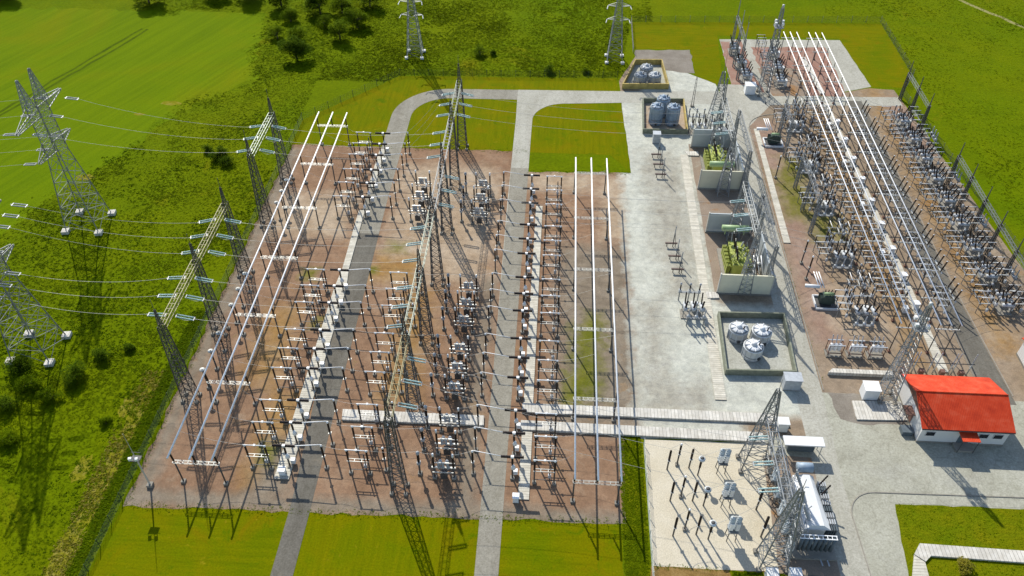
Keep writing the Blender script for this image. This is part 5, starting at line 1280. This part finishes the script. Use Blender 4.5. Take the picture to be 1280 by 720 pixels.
for j in range(5):
    KFN.place((38.0, 65.2+j*3.1, 0), 'grey twin-finned arrester in the row beside the white transformer, %s from the near end' % ORD[j], R(90), 'arresters at the white transformer', .9)
for j, px in enumerate((963, 992)):
    cabinet(*at(px, 722)[:2], 1.6, 1.3, 1.5, 'white', 'white-topped cabinet at the bottom edge, %s from the sand yard' % ORD[j], group='bottom edge cabinets')
# canopy
t = thing('canopy', (43.9, 84.5, 0), 'white flat canopy roof on thin posts by the big lattice tower', 'canopy')
MB().box((0, 0, 3.05), (6.6, 1.9, .28)).build('roof', 'white', t)
for sx in (-1, 1):
    for sy in (-1, 1): MB().bar((sx*3, sy*.7, 0), (sx*3, sy*.7, 2.9), .08, 6).build('post', 'steel_pale', t)
MB().box((0, .3, 1), (4.5, .6, 1.6)).build('cabinet_row', 'slate', t)
# ================================================================== BUILDINGS
def red_house(x0, x1, y0, y1, wh, rh, label):
    cx = (x0+x1)/2; cy = (y0+y1)/2; W = x1-x0; D = y1-y0
    t = thing('house', (cx, cy, 0), label, 'house')
    wl = MB().box((0, 0, wh/2), (W, D, wh)).build('wall', 'wallwhite', t)
    MB().box((0, 0, .2), (W+.12, D+.12, .4)).build('plinth', 'plinth', t)
    ox, oy = .45, .45; hw = W/2+ox; hd = D/2+oy; th = .18
    sl = rh/(D/2); e = wh-oy*sl+.1
    rf = MB()
    for s in (-1, 1):
        v = [(-hw, s*hd, e), (hw, s*hd, e), (hw, 0, wh+rh+.1), (-hw, 0, wh+rh+.1)]
        v2 = [(a, b, c+th) for a, b, c in v]
        f = [(0, 1, 2, 3), (7, 6, 5, 4), (0, 4, 5, 1), (1, 5, 6, 2), (2, 6, 7, 3), (3, 7, 4, 0)]
        if s > 0: f = [q[::-1] for q in f]
        rf.add(v+v2, f)
    rf = rf.build('roof', 'roof', t)
    MB().bar((-hw, 0, wh+rh+.32), (hw, 0, wh+rh+.32), .1, 6).build('ridge_cap', 'roof', rf)
    for s in (-1, 1):
        g = MB().add([(s*(W/2+.01), -D/2, wh), (s*(W/2+.01), D/2, wh), (s*(W/2+.01), 0, wh+rh)], [(0, 1, 2) if s > 0 else (2, 1, 0)]).build('gable', 'redoxide', t)
    MB().box((0, -hd-.06, e), (2*hw, .12, .14)).box((0, hd+.06, e), (2*hw, .12, .14)).build('gutter', 'steel_dark', rf)
    return t, wh, W, D
hs, wh, W, D = red_house(64.2, 78.6, 87.8, 99.0, 4.2, 2.3, 'white building with a bright red pitched roof on the forecourt')
for (x, w) in ((-5.6, 1.4), (3.2, 1.4), (5.6, 1.4)):
    f = MB().box((x, -D/2-.04, 2.5), (w+.2, .08, 1.1)).build('window', 'greygear', hs); MB().box((x, -D/2-.09, 2.5), (w, .03, .9)).build('pane', 'dark', f)
d = MB().box((0.3, -D/2-.04, 1.5), (1.9, .08, 2.4)).build('door', 'slate', hs); MB().bar((.9, -D/2-.12, 1.4), (.9, -D/2-.12, 1.7), .03).build('handle', 'steel_pale', d)
MB().box((0.3, -D/2-1.0, 3.35), (2.9, 2.1, .16)).build('door_canopy', 'roof', hs)
for s in (-1, 1): MB().bar((.3+s*1.3, -D/2-1.9, .1), (.3+s*1.3, -D/2-1.9, 3.3), .06, 6).build('canopy_post', 'steel_dark', hs)
MB().box((.3, -D/2-.9, .25), (3, 1.8, .5)).build('porch_step', 'plinth', hs)
d = MB().box((-W/2-.04, -1.2, 1.6), (.08, 1.2, 2.3)).build('door', 'redoxide', hs); MB().bar((-W/2-.12, -.8, 1.5), (-W/2-.12, -.8, 1.8), .03).build('handle', 'steel_pale', d)
MB().box((-W/2-.75, -1.2, 3.0), (1.5, 2.2, .14)).build('door_canopy', 'redoxide', hs)
m = MB(); [m.bar((-W/2-1.4, -1.2+s*1.0, 0), (-W/2-1.4, -1.2+s*1.0, 3), .06) for s in (-1, 1)]; m.build('canopy_post', 'redoxide', hs)
m = MB().box((-W/2-1.2, -3.6, .5), (1.8, 1.6, 1.0)); m.build('step_block', 'slate', hs)
hs2, wh2, W2, D2 = red_house(89.3, 104, 97.6, 109.5, 4.0, 2.4, 'second red-roofed building cut by the picture edge')
f = MB().box((-4.5, -D2/2-.04, 2.4), (1.5, .08, 1.1)).build('window', 'greygear', hs2); MB().box((-4.5, -D2/2-.09, 2.4), (1.3, .03, .9)).build('pane', 'dark', f)
d = MB().box((0, -D2/2-.04, 1.4), (1.4, .08, 2.4)).build('door', 'slate', hs2); MB().bar((.4, -D2/2-.12, 1.4), (.4, -D2/2-.12, 1.7), .03).build('handle', 'steel_pale', d)
# ================================================================== FENCES
def fence(pts, label, mat='fence', h=2.0, sp=3.0, pm='fence', rows_=7, rw=.02):
    t = thing('fence', (pts[0][0], pts[0][1], 0), label, 'fence')
    o = Vector((pts[0][0], pts[0][1], 0)); posts = []; mb = MB()
    for a, b in zip(pts[:-1], pts[1:]):
        a = Vector((*a, 0))-o; b = Vector((*b, 0))-o; n = max(1, int((b-a).length/sp))
        for k in range(n): posts.append(a+(b-a)*k/n)
        for r_ in range(rows_): z = .15+(h-.2)*r_/(rows_-1); mb.bar(a+Vector((0, 0, z)), b+Vector((0, 0, z)), rw, 3, caps=False)
        nv = int((b-a).length/.6)
        for k in range(nv): q = a+(b-a)*k/nv; mb.bar(q+Vector((0, 0, .1)), q+Vector((0, 0, h-.05)), rw*.7, 3, caps=False)
    posts.append(Vector((*pts[-1], 0))-o)
    mb.build('mesh_panel', mat, t)
    pr = MB().bar((0, 0, 0), (0, 0, h+.1), .06, 6).build('post', pm, t, posts[0])
    for q in posts[1:100]:
        c = pr.copy(); COL.objects.link(c); c.parent = t; c.location = q
    return t
fence([(-67.2, 40), (-66.0, 183.7), (-44.1, 208.6), (17.6, 210.8)], 'dark wire fence between the gravel yard and the meadow', sp=4)
fence([(22.8, 226), (23.2, 246.8), (101.6, 251), (101.6, 217), (95.5, 206), (98.5, 170), (103, 120), (104, 96)], 'grey wire fence round the smaller switchyard', 'steel_dark', sp=4.5, pm='steel')
fence([(17.5, 50), (17.6, 84.5)], 'pale wire fence between green verge and sand yard', 'fencepale', 1.8, 3.2, 'fencepale', 5, .02)
# ================================================================== LIGHT, CAMERA, VIEW
w = bpy.data.worlds.new('World'); S.world = w; w.use_nodes = True
nt = w.node_tree; bg = nt.nodes['Background']
sky = nt.nodes.new('ShaderNodeTexSky'); sky.sky_type = 'NISHITA'; sky.sun_disc = False
sky.sun_elevation = SUN_EL; sky.sun_rotation = SUN_AZ; sky.air_density = 1.0; sky.dust_density = .6
nt.links.new(sky.outputs[0], bg.inputs[0]); bg.inputs[1].default_value = .135
sl = bpy.data.lights.new('sun', 'SUN'); sl.energy = 4.4; sl.angle = R(.53); sl.color = (1, .955, .87)
so = bpy.data.objects.new('sun', sl); COL.objects.link(so)
sd = Vector((math.sin(SUN_AZ)*math.cos(SUN_EL), math.cos(SUN_AZ)*math.cos(SUN_EL), math.sin(SUN_EL)))
so.rotation_euler = sd.to_track_quat('Z', 'Y').to_euler(); so.location = sd*200
cam = bpy.data.cameras.new('camera'); co = bpy.data.objects.new('camera', cam); COL.objects.link(co)
cam.sensor_width = 36; cam.lens = FOC/1280*36; cam.clip_end = 6000; cam.clip_start = .5
co.location = (0, 0, H); co.rotation_euler = (R(90)-TH, 0, YA)
S.camera = co
S.view_settings.view_transform = 'Standard'; S.view_settings.look = 'None'; S.view_settings.exposure = .35; S.view_settings.gamma = 1
S.view_settings.use_curve_mapping = False
S.cycles.max_bounces = 5; S.cycles.diffuse_bounces = 2; S.cycles.transparent_max_bounces = 4
